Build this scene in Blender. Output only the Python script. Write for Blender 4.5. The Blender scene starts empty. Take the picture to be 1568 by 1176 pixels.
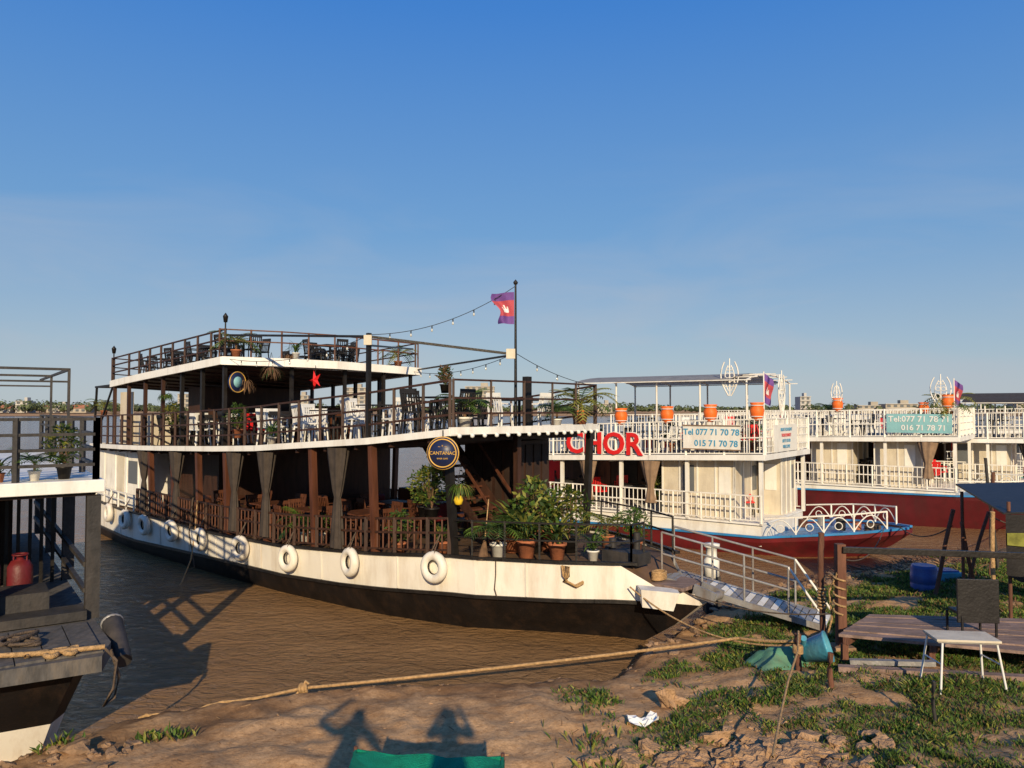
import bpy, math, random
import numpy as np
from mathutils import Vector, noise, Matrix
random.seed(7); np.random.seed(7)
R=math.radians
scene=bpy.context.scene
COL=scene.collection
Z=Vector((0,0,1))
def V(*a): return Vector(a)
def ip(x,xs,ys): return float(np.interp(x,xs,ys))

# ------------------------------------------------------------------ materials
def mat(name,c,rough=.6,var=.2,scale=3,metal=0,bump=.1,bscale=25,dirt=None,damt=.4,dscale=1.5,stretch=(1,1,1),transl=0,spec=.4):
    m=bpy.data.materials.new(name); m.use_nodes=True
    nt=m.node_tree; N=nt.nodes; L=nt.links; N.clear()
    out=N.new('ShaderNodeOutputMaterial'); b=N.new('ShaderNodeBsdfPrincipled')
    tc=N.new('ShaderNodeTexCoord'); mp=N.new('ShaderNodeMapping'); mp.inputs['Scale'].default_value=stretch
    L.new(tc.outputs['Object'],mp.inputs[0])
    n1=N.new('ShaderNodeTexNoise'); n1.inputs['Scale'].default_value=scale; n1.inputs['Detail'].default_value=6
    L.new(mp.outputs[0],n1.inputs['Vector'])
    cr=N.new('ShaderNodeValToRGB'); cr.color_ramp.elements[0].position=.3; cr.color_ramp.elements[1].position=.7
    cr.color_ramp.elements[0].color=[max(0,k*(1-var)) for k in c]+[1]
    cr.color_ramp.elements[1].color=[min(1,k*(1+var)) for k in c]+[1]
    L.new(n1.outputs['Fac'],cr.inputs[0]); col=cr.outputs[0]
    if dirt is not None:
        n2=N.new('ShaderNodeTexNoise'); n2.inputs['Scale'].default_value=dscale; n2.inputs['Detail'].default_value=9; n2.inputs['Roughness'].default_value=.7
        mp2=N.new('ShaderNodeMapping'); mp2.inputs['Scale'].default_value=(1.8,1.8,.35)
        L.new(tc.outputs['Object'],mp2.inputs[0]); L.new(mp2.outputs[0],n2.inputs['Vector'])
        r2=N.new('ShaderNodeValToRGB'); r2.color_ramp.elements[0].position=.48; r2.color_ramp.elements[1].position=.72
        r2.color_ramp.elements[1].color=(damt,damt,damt,1)
        L.new(n2.outputs['Fac'],r2.inputs[0])
        mx=N.new('ShaderNodeMixRGB'); mx.inputs[2].default_value=list(dirt)+[1]
        L.new(r2.outputs[0],mx.inputs[0]); L.new(col,mx.inputs[1]); col=mx.outputs[0]
    L.new(col,b.inputs['Base Color'])
    b.inputs['Roughness'].default_value=rough; b.inputs['Metallic'].default_value=metal
    b.inputs['Specular IOR Level'].default_value=spec
    if bump>0:
        n3=N.new('ShaderNodeTexNoise'); n3.inputs['Scale'].default_value=bscale; n3.inputs['Detail'].default_value=5
        L.new(mp.outputs[0],n3.inputs['Vector'])
        bp=N.new('ShaderNodeBump'); bp.inputs['Strength'].default_value=bump*3; bp.inputs['Distance'].default_value=.02
        L.new(n3.outputs['Fac'],bp.inputs['Height']); L.new(bp.outputs[0],b.inputs['Normal'])
    sh=b.outputs[0]
    if transl>0:
        t=N.new('ShaderNodeBsdfTranslucent'); L.new(col,t.inputs[0])
        ms=N.new('ShaderNodeMixShader'); ms.inputs[0].default_value=transl
        L.new(b.outputs[0],ms.inputs[1]); L.new(t.outputs[0],ms.inputs[2]); sh=ms.outputs[0]
    L.new(sh,out.inputs[0])
    return m
M={}
M['hullw']=mat('hull_white_paint',(.80,.75,.66),.5,.05,2,dirt=(.40,.28,.17),damt=.5,dscale=1.3,bump=.12,bscale=3)
M['fascia']=mat('fascia_white_paint',(.83,.81,.76),.5,.05,2,dirt=(.45,.36,.27),damt=.45,bump=.05)
M['white']=mat('white_paint',(.80,.77,.70),.45,.06,3,dirt=(.42,.32,.23),damt=.5,bump=.04)
M['cream']=mat('cream_panel',(.62,.55,.43),.6,.08,3,dirt=(.33,.25,.17),damt=.55)
M['hullb']=mat('hull_black_tar',(.010,.008,.008),.55,.4,2,dirt=(.045,.026,.017),damt=.6,dscale=2,spec=.25)
M['black']=mat('black_paint',(.014,.012,.011),.45,.3,6,dirt=(.05,.038,.03),damt=.4,spec=.3)
M['dark']=mat('dark_grey_paint',(.034,.031,.030),.6,.3,6,dirt=(.10,.08,.065),damt=.6)
M['worn']=mat('worn_grey_deck',(.085,.08,.078),.8,.35,5,dirt=(.20,.16,.12),damt=.8,dscale=3,stretch=(3,1,1))
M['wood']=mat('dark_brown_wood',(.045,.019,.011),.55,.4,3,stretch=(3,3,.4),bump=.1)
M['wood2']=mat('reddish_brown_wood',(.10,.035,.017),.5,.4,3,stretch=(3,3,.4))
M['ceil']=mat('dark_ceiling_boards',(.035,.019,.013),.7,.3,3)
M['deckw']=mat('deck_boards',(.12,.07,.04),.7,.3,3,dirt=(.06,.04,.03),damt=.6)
M['plank']=mat('weathered_plank',(.25,.17,.14),.85,.35,5,stretch=(.4,3,1),dirt=(.12,.08,.055),damt=.7,bump=.3)
M['post']=mat('weathered_post',(.15,.065,.04),.85,.35,6,stretch=(3,3,.3),bump=.3)
M['grey']=mat('grey_metal',(.31,.30,.29),.45,.2,6,metal=.3,dirt=(.2,.12,.07),damt=.7)
M['rope']=mat('tan_rope',(.45,.28,.13),.9,.3,20,bump=.4,bscale=60)
M['roped']=mat('old_dark_rope',(.12,.085,.06),.9,.3,20,bump=.4,bscale=60)
M['red']=mat('red_hull_paint',(.145,.012,.016),.5,.25,2,dirt=(.06,.02,.016),damt=.7)
M['maroon']=mat('maroon_hull_paint',(.095,.009,.013),.5,.2,2,dirt=(.05,.02,.016),damt=.5)
M['redp']=mat('red_letters',(.65,.02,.02),.4,.08,2,bump=0)
M['bluetrim']=mat('blue_trim_paint',(.03,.22,.50),.4,.15,2,dirt=(.1,.12,.13),damt=.5)
M['teal']=mat('turquoise_paint',(.24,.48,.50),.45,.15,2)
M['bluetext']=mat('blue_lettering',(.05,.3,.5),.5,.05,2,bump=0)
M['navy']=mat('navy_sign_paint',(.012,.02,.07),.4,.2,4,bump=0)
M['gold']=mat('gold_sign_paint',(.65,.38,.08),.4,.1,4,bump=0)
M['blue']=mat('blue_plastic',(.04,.09,.30),.4,.15,5,dirt=(.2,.2,.2),damt=.4)
M['lblue']=mat('light_blue_plastic',(.07,.33,.46),.4,.15,5,dirt=(.2,.25,.25),damt=.5)
M['greenp']=mat('green_net_fabric',(.0,.33,.19),.8,.25,8,bump=.4,bscale=120,transl=.2)
M['orange']=mat('orange_plastic',(.85,.16,.02),.5,.12,5)
M['terra']=mat('terracotta_pot',(.38,.13,.06),.8,.2,8)
M['yellow']=mat('yellow_cloth',(.75,.5,.02),.7,.15,6)
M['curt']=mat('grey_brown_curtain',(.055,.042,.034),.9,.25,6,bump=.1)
M['curt2']=mat('tan_curtain',(.25,.165,.105),.9,.2,6)
M['leaf']=mat('leaf_green',(.095,.165,.025),.55,.5,7,transl=.3,bump=0)
M['leaf2']=mat('leaf_yellow_green',(.26,.26,.05),.55,.4,7,transl=.3,bump=0)
M['leafd']=mat('leaf_dark_green',(.045,.085,.02),.6,.5,7,transl=.2,bump=0)
M['dry']=mat('dry_foliage',(.17,.095,.05),.9,.4,9,transl=.1,bump=0)
M['cbk']=mat('black_plastic',(.02,.018,.018),.45,.2,6,spec=.3)
M['cw']=mat('white_plastic',(.76,.75,.72),.4,.04,4,bump=0)
M['paper']=mat('white_litter',(.8,.8,.78),.7,.05,4)
M['clod']=mat('dry_earth_clod',(.40,.245,.135),.95,.3,6,bump=.6,bscale=30)
M['stone']=mat('brown_stone',(.26,.165,.10),.9,.4,5,bump=.5)
M['fred']=mat('flag_faded_red',(.70,.12,.14),.8,.12,3,transl=.35,bump=0)
M['fblue']=mat('flag_faded_blue',(.24,.11,.38),.8,.15,3,transl=.35,bump=0)
M['bulb']=mat('bulb_glass',(.6,.6,.55),.1,.05,3,bump=0)
M['bankb1']=mat('render_cream_wall',(.36,.32,.26),.8,.1,.2,bump=0)
M['bankb2']=mat('render_white_wall',(.45,.43,.40),.8,.1,.2,bump=0)
M['roofo']=mat('orange_tile_roof',(.42,.17,.09),.8,.2,.3,bump=0)
M['glass']=mat('window_glass_dark',(.12,.13,.14),.3,.2,.3,bump=0)
M['fartree']=mat('distant_foliage',(.085,.11,.05),.8,.5,.15,bump=0)
M['shirt']=mat('shirt_cloth',(.25,.3,.4),.8,.1,8)
M['shade']=mat('shade_cloth',(.34,.34,.34),.8,.15,4,transl=.3)

# ------------------------------------------------------------------ builder
class MB:
    def __init__(s): s.v=[];s.f=[];s.m=[];s.sm=[];s.mats=[]
    def add(s,vs,fs,m,smooth=False):
        if isinstance(m,str): m=M[m]
        if m not in s.mats: s.mats.append(m)
        k=s.mats.index(m); o=len(s.v)
        s.v.extend([tuple(p) for p in vs])
        for f in fs:
            s.f.append(tuple(i+o for i in f)); s.m.append(k); s.sm.append(smooth)
    def box(s,c,d,m,x=V(1,0,0),y=None):
        x=Vector(x).normalized()
        if y is None: y=Z.cross(x)
        y=Vector(y).normalized(); z=x.cross(y); c=Vector(c)
        vs=[c+x*(i*d[0]/2)+y*(j*d[1]/2)+z*(k*d[2]/2) for i in(-1,1) for j in(-1,1) for k in(-1,1)]
        s.add(vs,[(0,1,3,2),(4,6,7,5),(0,4,5,1),(2,3,7,6),(0,2,6,4),(1,5,7,3)],m)
    def beam(s,p,q,w,h,m,up=Z):
        p=Vector(p);q=Vector(q);d=q-p
        if d.length<1e-5: return
        x=d.normalized(); y=Vector(up).cross(x)
        if y.length<1e-3: y=V(0,1,0).cross(x)
        if y.length<1e-3: y=V(1,0,0)
        s.box((p+q)/2,(d.length,w,h),m,x,y.normalized())
    def cyl(s,p,q,r,m,r2=None,n=8,smooth=True):
        p=Vector(p);q=Vector(q); r2=r if r2 is None else r2
        d=(q-p).normalized(); u=d.orthogonal().normalized(); w=d.cross(u)
        vs=[]
        for k in range(n):
            a=2*math.pi*k/n; e=u*math.cos(a)+w*math.sin(a)
            vs+= [p+e*r,q+e*r2]
        fs=[(2*k,2*((k+1)%n),2*((k+1)%n)+1,2*k+1) for k in range(n)]
        s.add(vs,fs,m,smooth)
        s.add(vs,[tuple(2*k for k in range(n))[::-1],tuple(2*k+1 for k in range(n))],m)
    def tube(s,pts,r,m,n=6):
        pts=[Vector(p) for p in pts]; vs=[];fs=[]
        for i,p in enumerate(pts):
            d=(pts[min(i+1,len(pts)-1)]-pts[max(i-1,0)]).normalized()
            u=Z.cross(d)
            if u.length<.05: u=V(1,0,0).cross(d)
            u.normalize(); w=d.cross(u)
            for k in range(n):
                a=2*math.pi*k/n; vs.append(p+(u*math.cos(a)+w*math.sin(a))*r)
        for i in range(len(pts)-1):
            for k in range(n):
                fs.append((i*n+k,i*n+(k+1)%n,(i+1)*n+(k+1)%n,(i+1)*n+k))
        s.add(vs,fs,m,True)
    def torus(s,c,ax,RR,r,m,n=20,k=8):
        c=Vector(c);ax=Vector(ax).normalized(); u=ax.orthogonal().normalized(); w=ax.cross(u); vs=[];fs=[]
        for i in range(n):
            a=2*math.pi*i/n; e=u*math.cos(a)+w*math.sin(a)
            for j in range(k):
                b=2*math.pi*j/k; vs.append(c+e*(RR+r*math.cos(b))+ax*(r*math.sin(b)))
        for i in range(n):
            for j in range(k):
                fs.append((i*k+j,((i+1)%n)*k+j,((i+1)%n)*k+(j+1)%k,i*k+(j+1)%k))
        s.add(vs,fs,m,True)
    def lathe(s,c,prof,m,n=16,ax=Z):
        c=Vector(c);ax=Vector(ax).normalized();u=ax.orthogonal().normalized();w=ax.cross(u);vs=[];fs=[]
        for (r,h) in prof:
            for k in range(n):
                a=2*math.pi*k/n; vs.append(c+ax*h+(u*math.cos(a)+w*math.sin(a))*r)
        for i in range(len(prof)-1):
            for k in range(n):
                fs.append((i*n+k,i*n+(k+1)%n,(i+1)*n+(k+1)%n,(i+1)*n+k))
        s.add(vs,fs,m,True)
    def prism(s,bot,top,m,mb=None):
        n=len(bot); vs=list(bot)+list(top)
        s.add(vs,[(k,(k+1)%n,n+(k+1)%n,n+k) for k in range(n)],m)
        s.add(top,[tuple(range(n))],m)
        s.add(bot,[tuple(range(n))[::-1]],mb or m)
    def rock(s,c,r,m,seed=0,flat=.7):
        c=Vector(c);vs=[];fs=[];n=8;k=5
        rz=random.random()*6; sx_=random.uniform(.7,1.4); tl=V(random.gauss(0,.2),random.gauss(0,.2),0)
        for i in range(k+1):
            ph=math.pi*i/k
            for j in range(n):
                a=2*math.pi*j/n+rz
                d=V(math.sin(ph)*math.cos(a),math.sin(ph)*math.sin(a),math.cos(ph))
                q=r*(1+.6*noise.noise(d*1.9+V(seed*3.1,seed,0))+.3*noise.noise(d*4+V(seed,0,0)))
                zz=max(-.6,min(.75,d.z*1.3))
                vs.append(c+V(d.x*q*sx_,d.y*q,zz*q*flat+(d.x*tl.x+d.y*tl.y)*q))
        for i in range(k):
            for j in range(n):
                fs.append((i*n+j,(i+1)*n+j,(i+1)*n+(j+1)%n,i*n+(j+1)%n))
        s.add(vs,fs,m,False)
    def mesh(s,name):
        me=bpy.data.meshes.new(name); me.from_pydata(s.v,[],s.f)
        for m in s.mats: me.materials.append(m)
        me.polygons.foreach_set('material_index',s.m); me.polygons.foreach_set('use_smooth',s.sm)
        me.update(); return me
    def build(s,name,parent=None,bevel=0):
        o=bpy.data.objects.new(name,s.mesh(name)); COL.objects.link(o)
        if parent: o.parent=parent
        if bevel:
            b=o.modifiers.new('bevel','BEVEL'); b.width=bevel; b.segments=2; b.limit_method='ANGLE'
        return o
def empty(name):
    o=bpy.data.objects.new(name,None); COL.objects.link(o); return o
def inst(me,name,loc,rz=0,sc=1,rx=0):
    o=bpy.data.objects.new(name,me); COL.objects.link(o); o.location=loc; o.rotation_euler=(rx,0,rz); o.scale=(sc,sc,sc); return o
def text(name,body,size,origin,xd,up,m,parent=None,ext=.01,off=0,align='CENTER'):
    cu=bpy.data.curves.new(name,'FONT'); cu.body=body; cu.size=size; cu.extrude=ext; cu.offset=off
    cu.align_x=align; cu.align_y='CENTER'; cu.materials.append(M[m]); cu.resolution_u=3
    o=bpy.data.objects.new(name,cu); COL.objects.link(o)
    xd=Vector(xd).normalized();up=Vector(up).normalized();nz=xd.cross(up)
    mt=Matrix((xd,up,nz)).transposed().to_4x4(); mt.translation=Vector(origin)
    o.matrix_world=mt
    if parent: o.parent=parent
    return o
class Fr:
    def __init__(s,o,ang):   # ang: heading of the bow->stern axis
        s.o=Vector((o[0],o[1],0)); s.a=V(math.cos(ang),math.sin(ang),0); s.n=V(-s.a.y,s.a.x,0)
    def P(s,S,w,z): 
        q=s.o+s.a*S+s.n*w; return V(q.x,q.y,z)

# ------------------------------------------------------------------ ground
SX=[-3000,-60,-12,-6,-5.3,-4.95,-2.5,-.55,1.6,2.3,3.5,5.0,8.1,15,40,200,3000]
SY=[-400,-20,5,8.9,9.85,10.7,11.5,11.8,12.2,13.3,14.9,16.9,19.25,23,33,110,1500]
def gbase(x,y):
    c=ip(x,[-10,1,4,8,40],[.045,.045,.07,.06,.06]); d=ip(x,SX,SY)-y+.22*noise.noise(V(x*1.1,y*.4,5))+.1*noise.noise(V(x*3.2,y,1))
    z=c*d if d>0 else .25*d
    if d>0: z+=ip(x,[1,3],[.24,.26])*min(1,d/.55)
    if y<7.2: z+=.285*(7.2-y)
    if z>2.75: z=min(3.3,2.75+(z-2.75)*.15)
    if z<-2.5: z=-2.5
    if y>470: z=max(z,ip(y,[470,520,3000],[-2.5,2.2,3]))
    return z
def gnoise(x,y):
    p=V(x,y,0)
    h=.07*noise.noise(p*.55)+.055*noise.noise(p*1.7+V(9,0,0))+.032*noise.noise(p*4.3)+.02*noise.noise(p*9.5)+.010*noise.noise(p*19)
    return h
def smooth(a,b,x):
    t=max(0,min(1,(x-a)/(b-a))); return t*t*(3-2*t)
def gmask(x,y):
    e=x+.12*(y-8)+.8*noise.noise(V(x*.6,y*.6,3))
    g=smooth(.8,1.8,e)
    nn=noise.noise(V(x*.9,y*.9,7))+.6*noise.noise(V(x*2.4,y*2.4,1))
    g*=smooth(-.36,.16,nn)
    bare=smooth(1.3,.6,math.hypot((x-2.3)/1.1,(y-7.8)/.85)); g*=1-bare
    g*=1-.8*smooth(.9,.4,math.hypot((x-5.2)/1.6,(y-10.1)/.5))
    d=ip(x,SX,SY)-y; g*=smooth(1.0,2.2,d+ .8*noise.noise(V(x,y,2)))
    return g
def axis(lo,hi,st,far):
    a=list(np.arange(lo,hi+1e-6,st)); q=st;x=hi;ext=[]
    while x<far: q*=1.35; x+=q; ext.append(x)
    q=st;x=lo;pre=[]
    while x>-far: q*=1.35; x-=q; pre.append(x)
    return pre[::-1]+a+ext
gx=axis(-9,14,.07,3000); gy=axis(5,20,.07,3000)
nx,ny=len(gx),len(gy)
GZ=np.zeros((ny,nx)); GM=np.zeros((ny,nx)); verts=[]
for j,y in enumerate(gy):
    for i,x in enumerate(gx):
        z=gbase(x,y)
        if -60<x<60 and -60<y<60: z+=gnoise(x,y)
        near=(-9<=x<=14 and 5<=y<=20)
        GZ[j,i]=z
        if near: GM[j,i]=gmask(x,y)
        elif x>2 and z>0.3 and y<60: GM[j,i]=.6
        verts.append((x,y,z))
faces=[(j*nx+i,j*nx+i+1,(j+1)*nx+i+1,(j+1)*nx+i) for j in range(ny-1) for i in range(nx-1)]
me=bpy.data.meshes.new('ground'); me.from_pydata(verts,[],faces)
at=me.attributes.new('grassy','FLOAT','POINT'); at.data.foreach_set('value',GM.ravel())
me.polygons.foreach_set('use_smooth',[True]*len(faces))
ground=bpy.data.objects.new('ground',me); COL.objects.link(ground)
gxa=np.array(gx);gya=np.array(gy)
def G(x,y):
    i=int(np.clip(np.searchsorted(gxa,x)-1,0,nx-2)); j=int(np.clip(np.searchsorted(gya,y)-1,0,ny-2))
    u=(x-gx[i])/(gx[i+1]-gx[i]); v=(y-gy[j])/(gy[j+1]-gy[j])
    return float(GZ[j,i]*(1-u)*(1-v)+GZ[j,i+1]*u*(1-v)+GZ[j+1,i]*(1-u)*v+GZ[j+1,i+1]*u*v)
def GMk(x,y):
    i=int(np.clip(np.searchsorted(gxa,x)-1,0,nx-2)); j=int(np.clip(np.searchsorted(gya,y)-1,0,ny-2)); return GM[j,i]
m=bpy.data.materials.new('river_bank_soil'); m.use_nodes=True; nt=m.node_tree;N=nt.nodes;L=nt.links
b=N['Principled BSDF']; b.inputs['Roughness'].default_value=.95; b.inputs['Specular IOR Level'].default_value=.1
tc=N.new('ShaderNodeTexCoord')
def nz(scale,det=6,rough=.6):
    n=N.new('ShaderNodeTexNoise'); n.inputs['Scale'].default_value=scale;n.inputs['Detail'].default_value=det;n.inputs['Roughness'].default_value=rough
    L.new(tc.outputs['Object'],n.inputs['Vector']); return n
def ramp(inp,p0,c0,p1,c1):
    r=N.new('ShaderNodeValToRGB'); r.color_ramp.elements[0].position=p0;r.color_ramp.elements[1].position=p1
    r.color_ramp.elements[0].color=list(c0)+[1];r.color_ramp.elements[1].color=list(c1)+[1]; L.new(inp,r.inputs[0]); return r
a1=nz(1.3,8,.65); r1=ramp(a1.outputs['Fac'],.35,(.47,.265,.125),.65,(.64,.40,.21))
a2=nz(14,8,.75); r2=ramp(a2.outputs['Fac'],.36,(.66,.61,.56),.56,(1.0,1.0,1))
mm=N.new('ShaderNodeMixRGB'); mm.blend_type='MULTIPLY'; mm.inputs[0].default_value=1; L.new(r1.outputs[0],mm.inputs[1]); L.new(r2.outputs[0],mm.inputs[2])
sx=N.new('ShaderNodeSeparateXYZ'); L.new(tc.outputs['Object'],sx.inputs[0])
ad=N.new('ShaderNodeMath'); ad.operation='MULTIPLY_ADD'; ad.inputs[1].default_value=.3; L.new(a1.outputs['Fac'],ad.inputs[0]); L.new(sx.outputs['Z'],ad.inputs[2])
mr=N.new('ShaderNodeMapRange'); mr.inputs[1].default_value=.32; mr.inputs[2].default_value=.50; L.new(ad.outputs[0],mr.inputs[0])
wet=N.new('ShaderNodeMixRGB'); wet.inputs[1].default_value=(.16,.085,.042,1); L.new(mr.outputs[0],wet.inputs[0]); L.new(mm.outputs[0],wet.inputs[2])
ga=N.new('ShaderNodeAttribute'); ga.attribute_name='grassy'
gmx=N.new('ShaderNodeMath'); gmx.operation='MULTIPLY'; gmx.inputs[1].default_value=.65; L.new(ga.outputs['Fac'],gmx.inputs[0])
gr=N.new('ShaderNodeMixRGB'); gr.inputs[2].default_value=(.13,.11,.045,1); L.new(gmx.outputs[0],gr.inputs[0]); L.new(wet.outputs[0],gr.inputs[1])
L.new(gr.outputs[0],b.inputs['Base Color'])
bp=N.new('ShaderNodeBump'); bp.inputs['Strength'].default_value=.65; bp.inputs['Distance'].default_value=.028
a3=nz(22,8,.7); L.new(a3.outputs['Fac'],bp.inputs['Height']); L.new(bp.outputs[0],b.inputs['Normal'])
rr=N.new('ShaderNodeMapRange'); rr.inputs[1].default_value=.15; rr.inputs[2].default_value=.4; rr.inputs[3].default_value=.5; rr.inputs[4].default_value=.95
L.new(ad.outputs[0],rr.inputs[0]); L.new(rr.outputs[0],b.inputs['Roughness'])
ground.data.materials.append(m)

# water
mb=MB(); w=bpy.data.materials.new('muddy_river_water'); w.use_nodes=True; nt=w.node_tree;N=nt.nodes;L=nt.links
b=N['Principled BSDF']; b.inputs['Roughness'].default_value=.14; b.inputs['IOR'].default_value=1.33; b.inputs['Specular IOR Level'].default_value=.4
tc=N.new('ShaderNodeTexCoord')
n0=nz(.25,4); r0=ramp(n0.outputs['Fac'],.3,(.215,.12,.052),.7,(.30,.175,.082)); L.new(r0.outputs[0],b.inputs['Base Color'])
mp=N.new('ShaderNodeMapping'); mp.inputs['Scale'].default_value=(.8,1.3,1); mp.inputs['Rotation'].default_value=(0,0,R(24)); L.new(tc.outputs['Object'],mp.inputs[0])
n1=N.new('ShaderNodeTexNoise'); n1.inputs['Scale'].default_value=3.6;n1.inputs['Detail'].default_value=6;n1.inputs['Roughness'].default_value=.62; n1.inputs['Distortion'].default_value=1.1; L.new(mp.outputs[0],n1.inputs['Vector'])
n2=N.new('ShaderNodeTexNoise'); n2.inputs['Scale'].default_value=.5;n2.inputs['Detail'].default_value=3; L.new(mp.outputs[0],n2.inputs['Vector'])
ma=N.new('ShaderNodeMath'); ma.operation='MULTIPLY_ADD'; ma.inputs[1].default_value=1.8; L.new(n2.outputs['Fac'],ma.inputs[0]); L.new(n1.outputs['Fac'],ma.inputs[2])
bp=N.new('ShaderNodeBump'); bp.inputs['Strength'].default_value=.75; bp.inputs['Distance'].default_value=.11
L.new(ma.outputs[0],bp.inputs['Height']); L.new(bp.outputs[0],b.inputs['Normal'])
mb.add([(-3000,-500,0),(3000,-500,0),(3000,2900,0),(-3000,2900,0)],[(0,1,2,3)],w); mb.build('river_water')

# ------------------------------------------------------------------ grass & weeds
def blades(name,pts,hmin,hmax,wd,m,lean=.6):
    vs=[];fs=[]
    for (x,y,z,s) in pts:
        a=random.random()*6.283; h=random.uniform(hmin,hmax)*s; w2=wd*s*random.uniform(.6,1.3)
        lx=random.gauss(0,lean)*h; ly=random.gauss(0,lean)*h
        dx,dy=math.cos(a)*w2,math.sin(a)*w2; o=len(vs)
        vs+= [(x-dx*.3,y-dy*.3,z-.01),(x+dx*.3,y+dy*.3,z-.01),(x+dx+lx*.5,y+dy+ly*.5,z+h*.6),(x+lx,y+ly,z+h),(x-dx+lx*.5,y-dy+ly*.5,z+h*.6)]
        fs.append((o,o+1,o+2,o+3,o+4))
    me=bpy.data.meshes.new(name); me.from_pydata(vs,[],fs)
    for q in m: me.materials.append(M[q])
    me.polygons.foreach_set('material_index',[random.choices(range(len(m)),[6,3,2,1.6][:len(m)])[0] for _ in fs])
    o=bpy.data.objects.new(name,me); COL.objects.link(o)
pts=[]
while len(pts)<76000:
    t=random.random()**.85; y=6.9+t*13.5; x=random.uniform(.5,y*.72+.6)
    g=GMk(x,y)
    if random.random()<g*(.2+.8*smooth(-.3,.35,noise.noise(V(x*5,y*5,0)))):
        pts.append((x,y,G(x,y),.7+.05*max(0,y-8)+.9*max(0,noise.noise(V(x*1.3,y*1.3,4)))))
blades('grass',pts,.025,.08,.011,['leaf','leafd','leaf2','dry'])
pts=[]
for (cx,cy,n,r) in [(-4.25,9.25,60,.25),(-3.95,9.3,40,.15),(-5.25,9.05,40,.2),(.9,8.9,50,.35),(.8,8.1,50,.35)]:
    for _ in range(n):
        x=random.gauss(cx,r*.6);y=random.gauss(cy,r*.4); pts.append((x,y,G(x,y),1.4))
blades('weeds',pts,.03,.09,.013,['leaf','leaf2','dry'],.5)
mb=MB()
for _ in range(1500):
    x=random.uniform(-4,7);y=random.uniform(7,14)
    if ip(x,SX,SY)-y<.3: continue
    if x<.6 and random.random()<.85: continue
    a=random.random()*6.28;l=random.uniform(.03,.14); z=G(x,y)+.006
    mb.beam((x,y,z),(x+math.cos(a)*l,y+math.sin(a)*l,G(x+math.cos(a)*l,y+math.sin(a)*l)+.008),.006,.004,random.choice(['rope','dry','dry']))
mb.build('straw_litter')
mb=MB()
for k in range(780):
    if k<430:
        x=random.gauss(2.3,.55);y=random.gauss(7.95,.36); r=random.choice([.03,.04,.05,.07,.09,.11,.14])*random.uniform(.7,1.2)
    elif k<650:
        x=random.gauss(2.2,.9);y=random.gauss(8.5,.7); r=random.uniform(.008,.04)
    else:
        x=random.uniform(-3,8);y=random.uniform(7,14); r=random.uniform(.006,.025)
        if ip(x,SX,SY)-y<.2: continue
    mb.rock((x,y,G(x,y)+r*.05),r,'clod',k,.6)
mb.build('dirt_clods')
mb=MB()
for k in range(34):
    x=random.uniform(-5.7,-4.3);y=random.gauss(8.75,.3); r=random.uniform(.015,.08)
    mb.rock((x,y,G(x,y)+r*.1),r,'stone',k,.6)
for k in range(170):
    x=random.uniform(2.2,11);y=ip(x,SX,SY)-abs(random.gauss(.4,.6)); r=random.uniform(.02,.12)
    mb.rock((x,y,G(x,y)+r*.1),r,'stone',k,.6)
for k in range(60):
    x=random.uniform(-2.5,2);y=ip(x,SX,SY)-abs(random.gauss(.1,.25)); r=random.uniform(.015,.05)
    mb.rock((x,y,G(x,y)),r,'stone',k,.6)
for k in range(50):
    x=random.uniform(4.4,6.8);y=10.55-(x-4.4)*.33+random.gauss(0,.08); r=random.uniform(.02,.06)
    mb.rock((x,y,G(x,y)+r*.1),r,'stone',k,.6)
mb.build('shore_stones')
mb=MB()
for k in range(240):
    x=random.uniform(6.5,13);y=ip(x,SX,SY)-abs(random.gauss(.9,.9)); a=random.random()*3.14;l=random.uniform(.1,.5); z=G(x,y)+.03
    mb.cyl((x,y,z),(x+math.cos(a)*l,y+math.sin(a)*l,z+random.uniform(0,.12)),.012,random.choice(['post','dry','roped','dry']),n=5)
mb.build('driftwood_debris')
mb=MB(); mb.rock((2.0,9.95,G(2.0,9.95)+.08),.14,'clod',3,1.1); mb.build('rock')
mb=MB(); mb.rock((-4.95,8.85,G(-4.95,8.85)+.03),.15,'stone',8,.6); mb.build('rock')
mb=MB(); vs=[];n=7
for j in range(n):
    for i in range(n):
        x=1.58+(i-3)*.06;y=9.45+(j-3)*.04; vs.append((x,y,G(x,y)+.04+.07*noise.noise(V(i*.9,j*.9,1))+.05*abs(i-3)/3))
mb.add(vs,[(j*n+i,j*n+i+1,(j+1)*n+i+1,(j+1)*n+i) for j in range(n-1) for i in range(n-1)],'paper'); mb.build('crumpled_paper')

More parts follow.
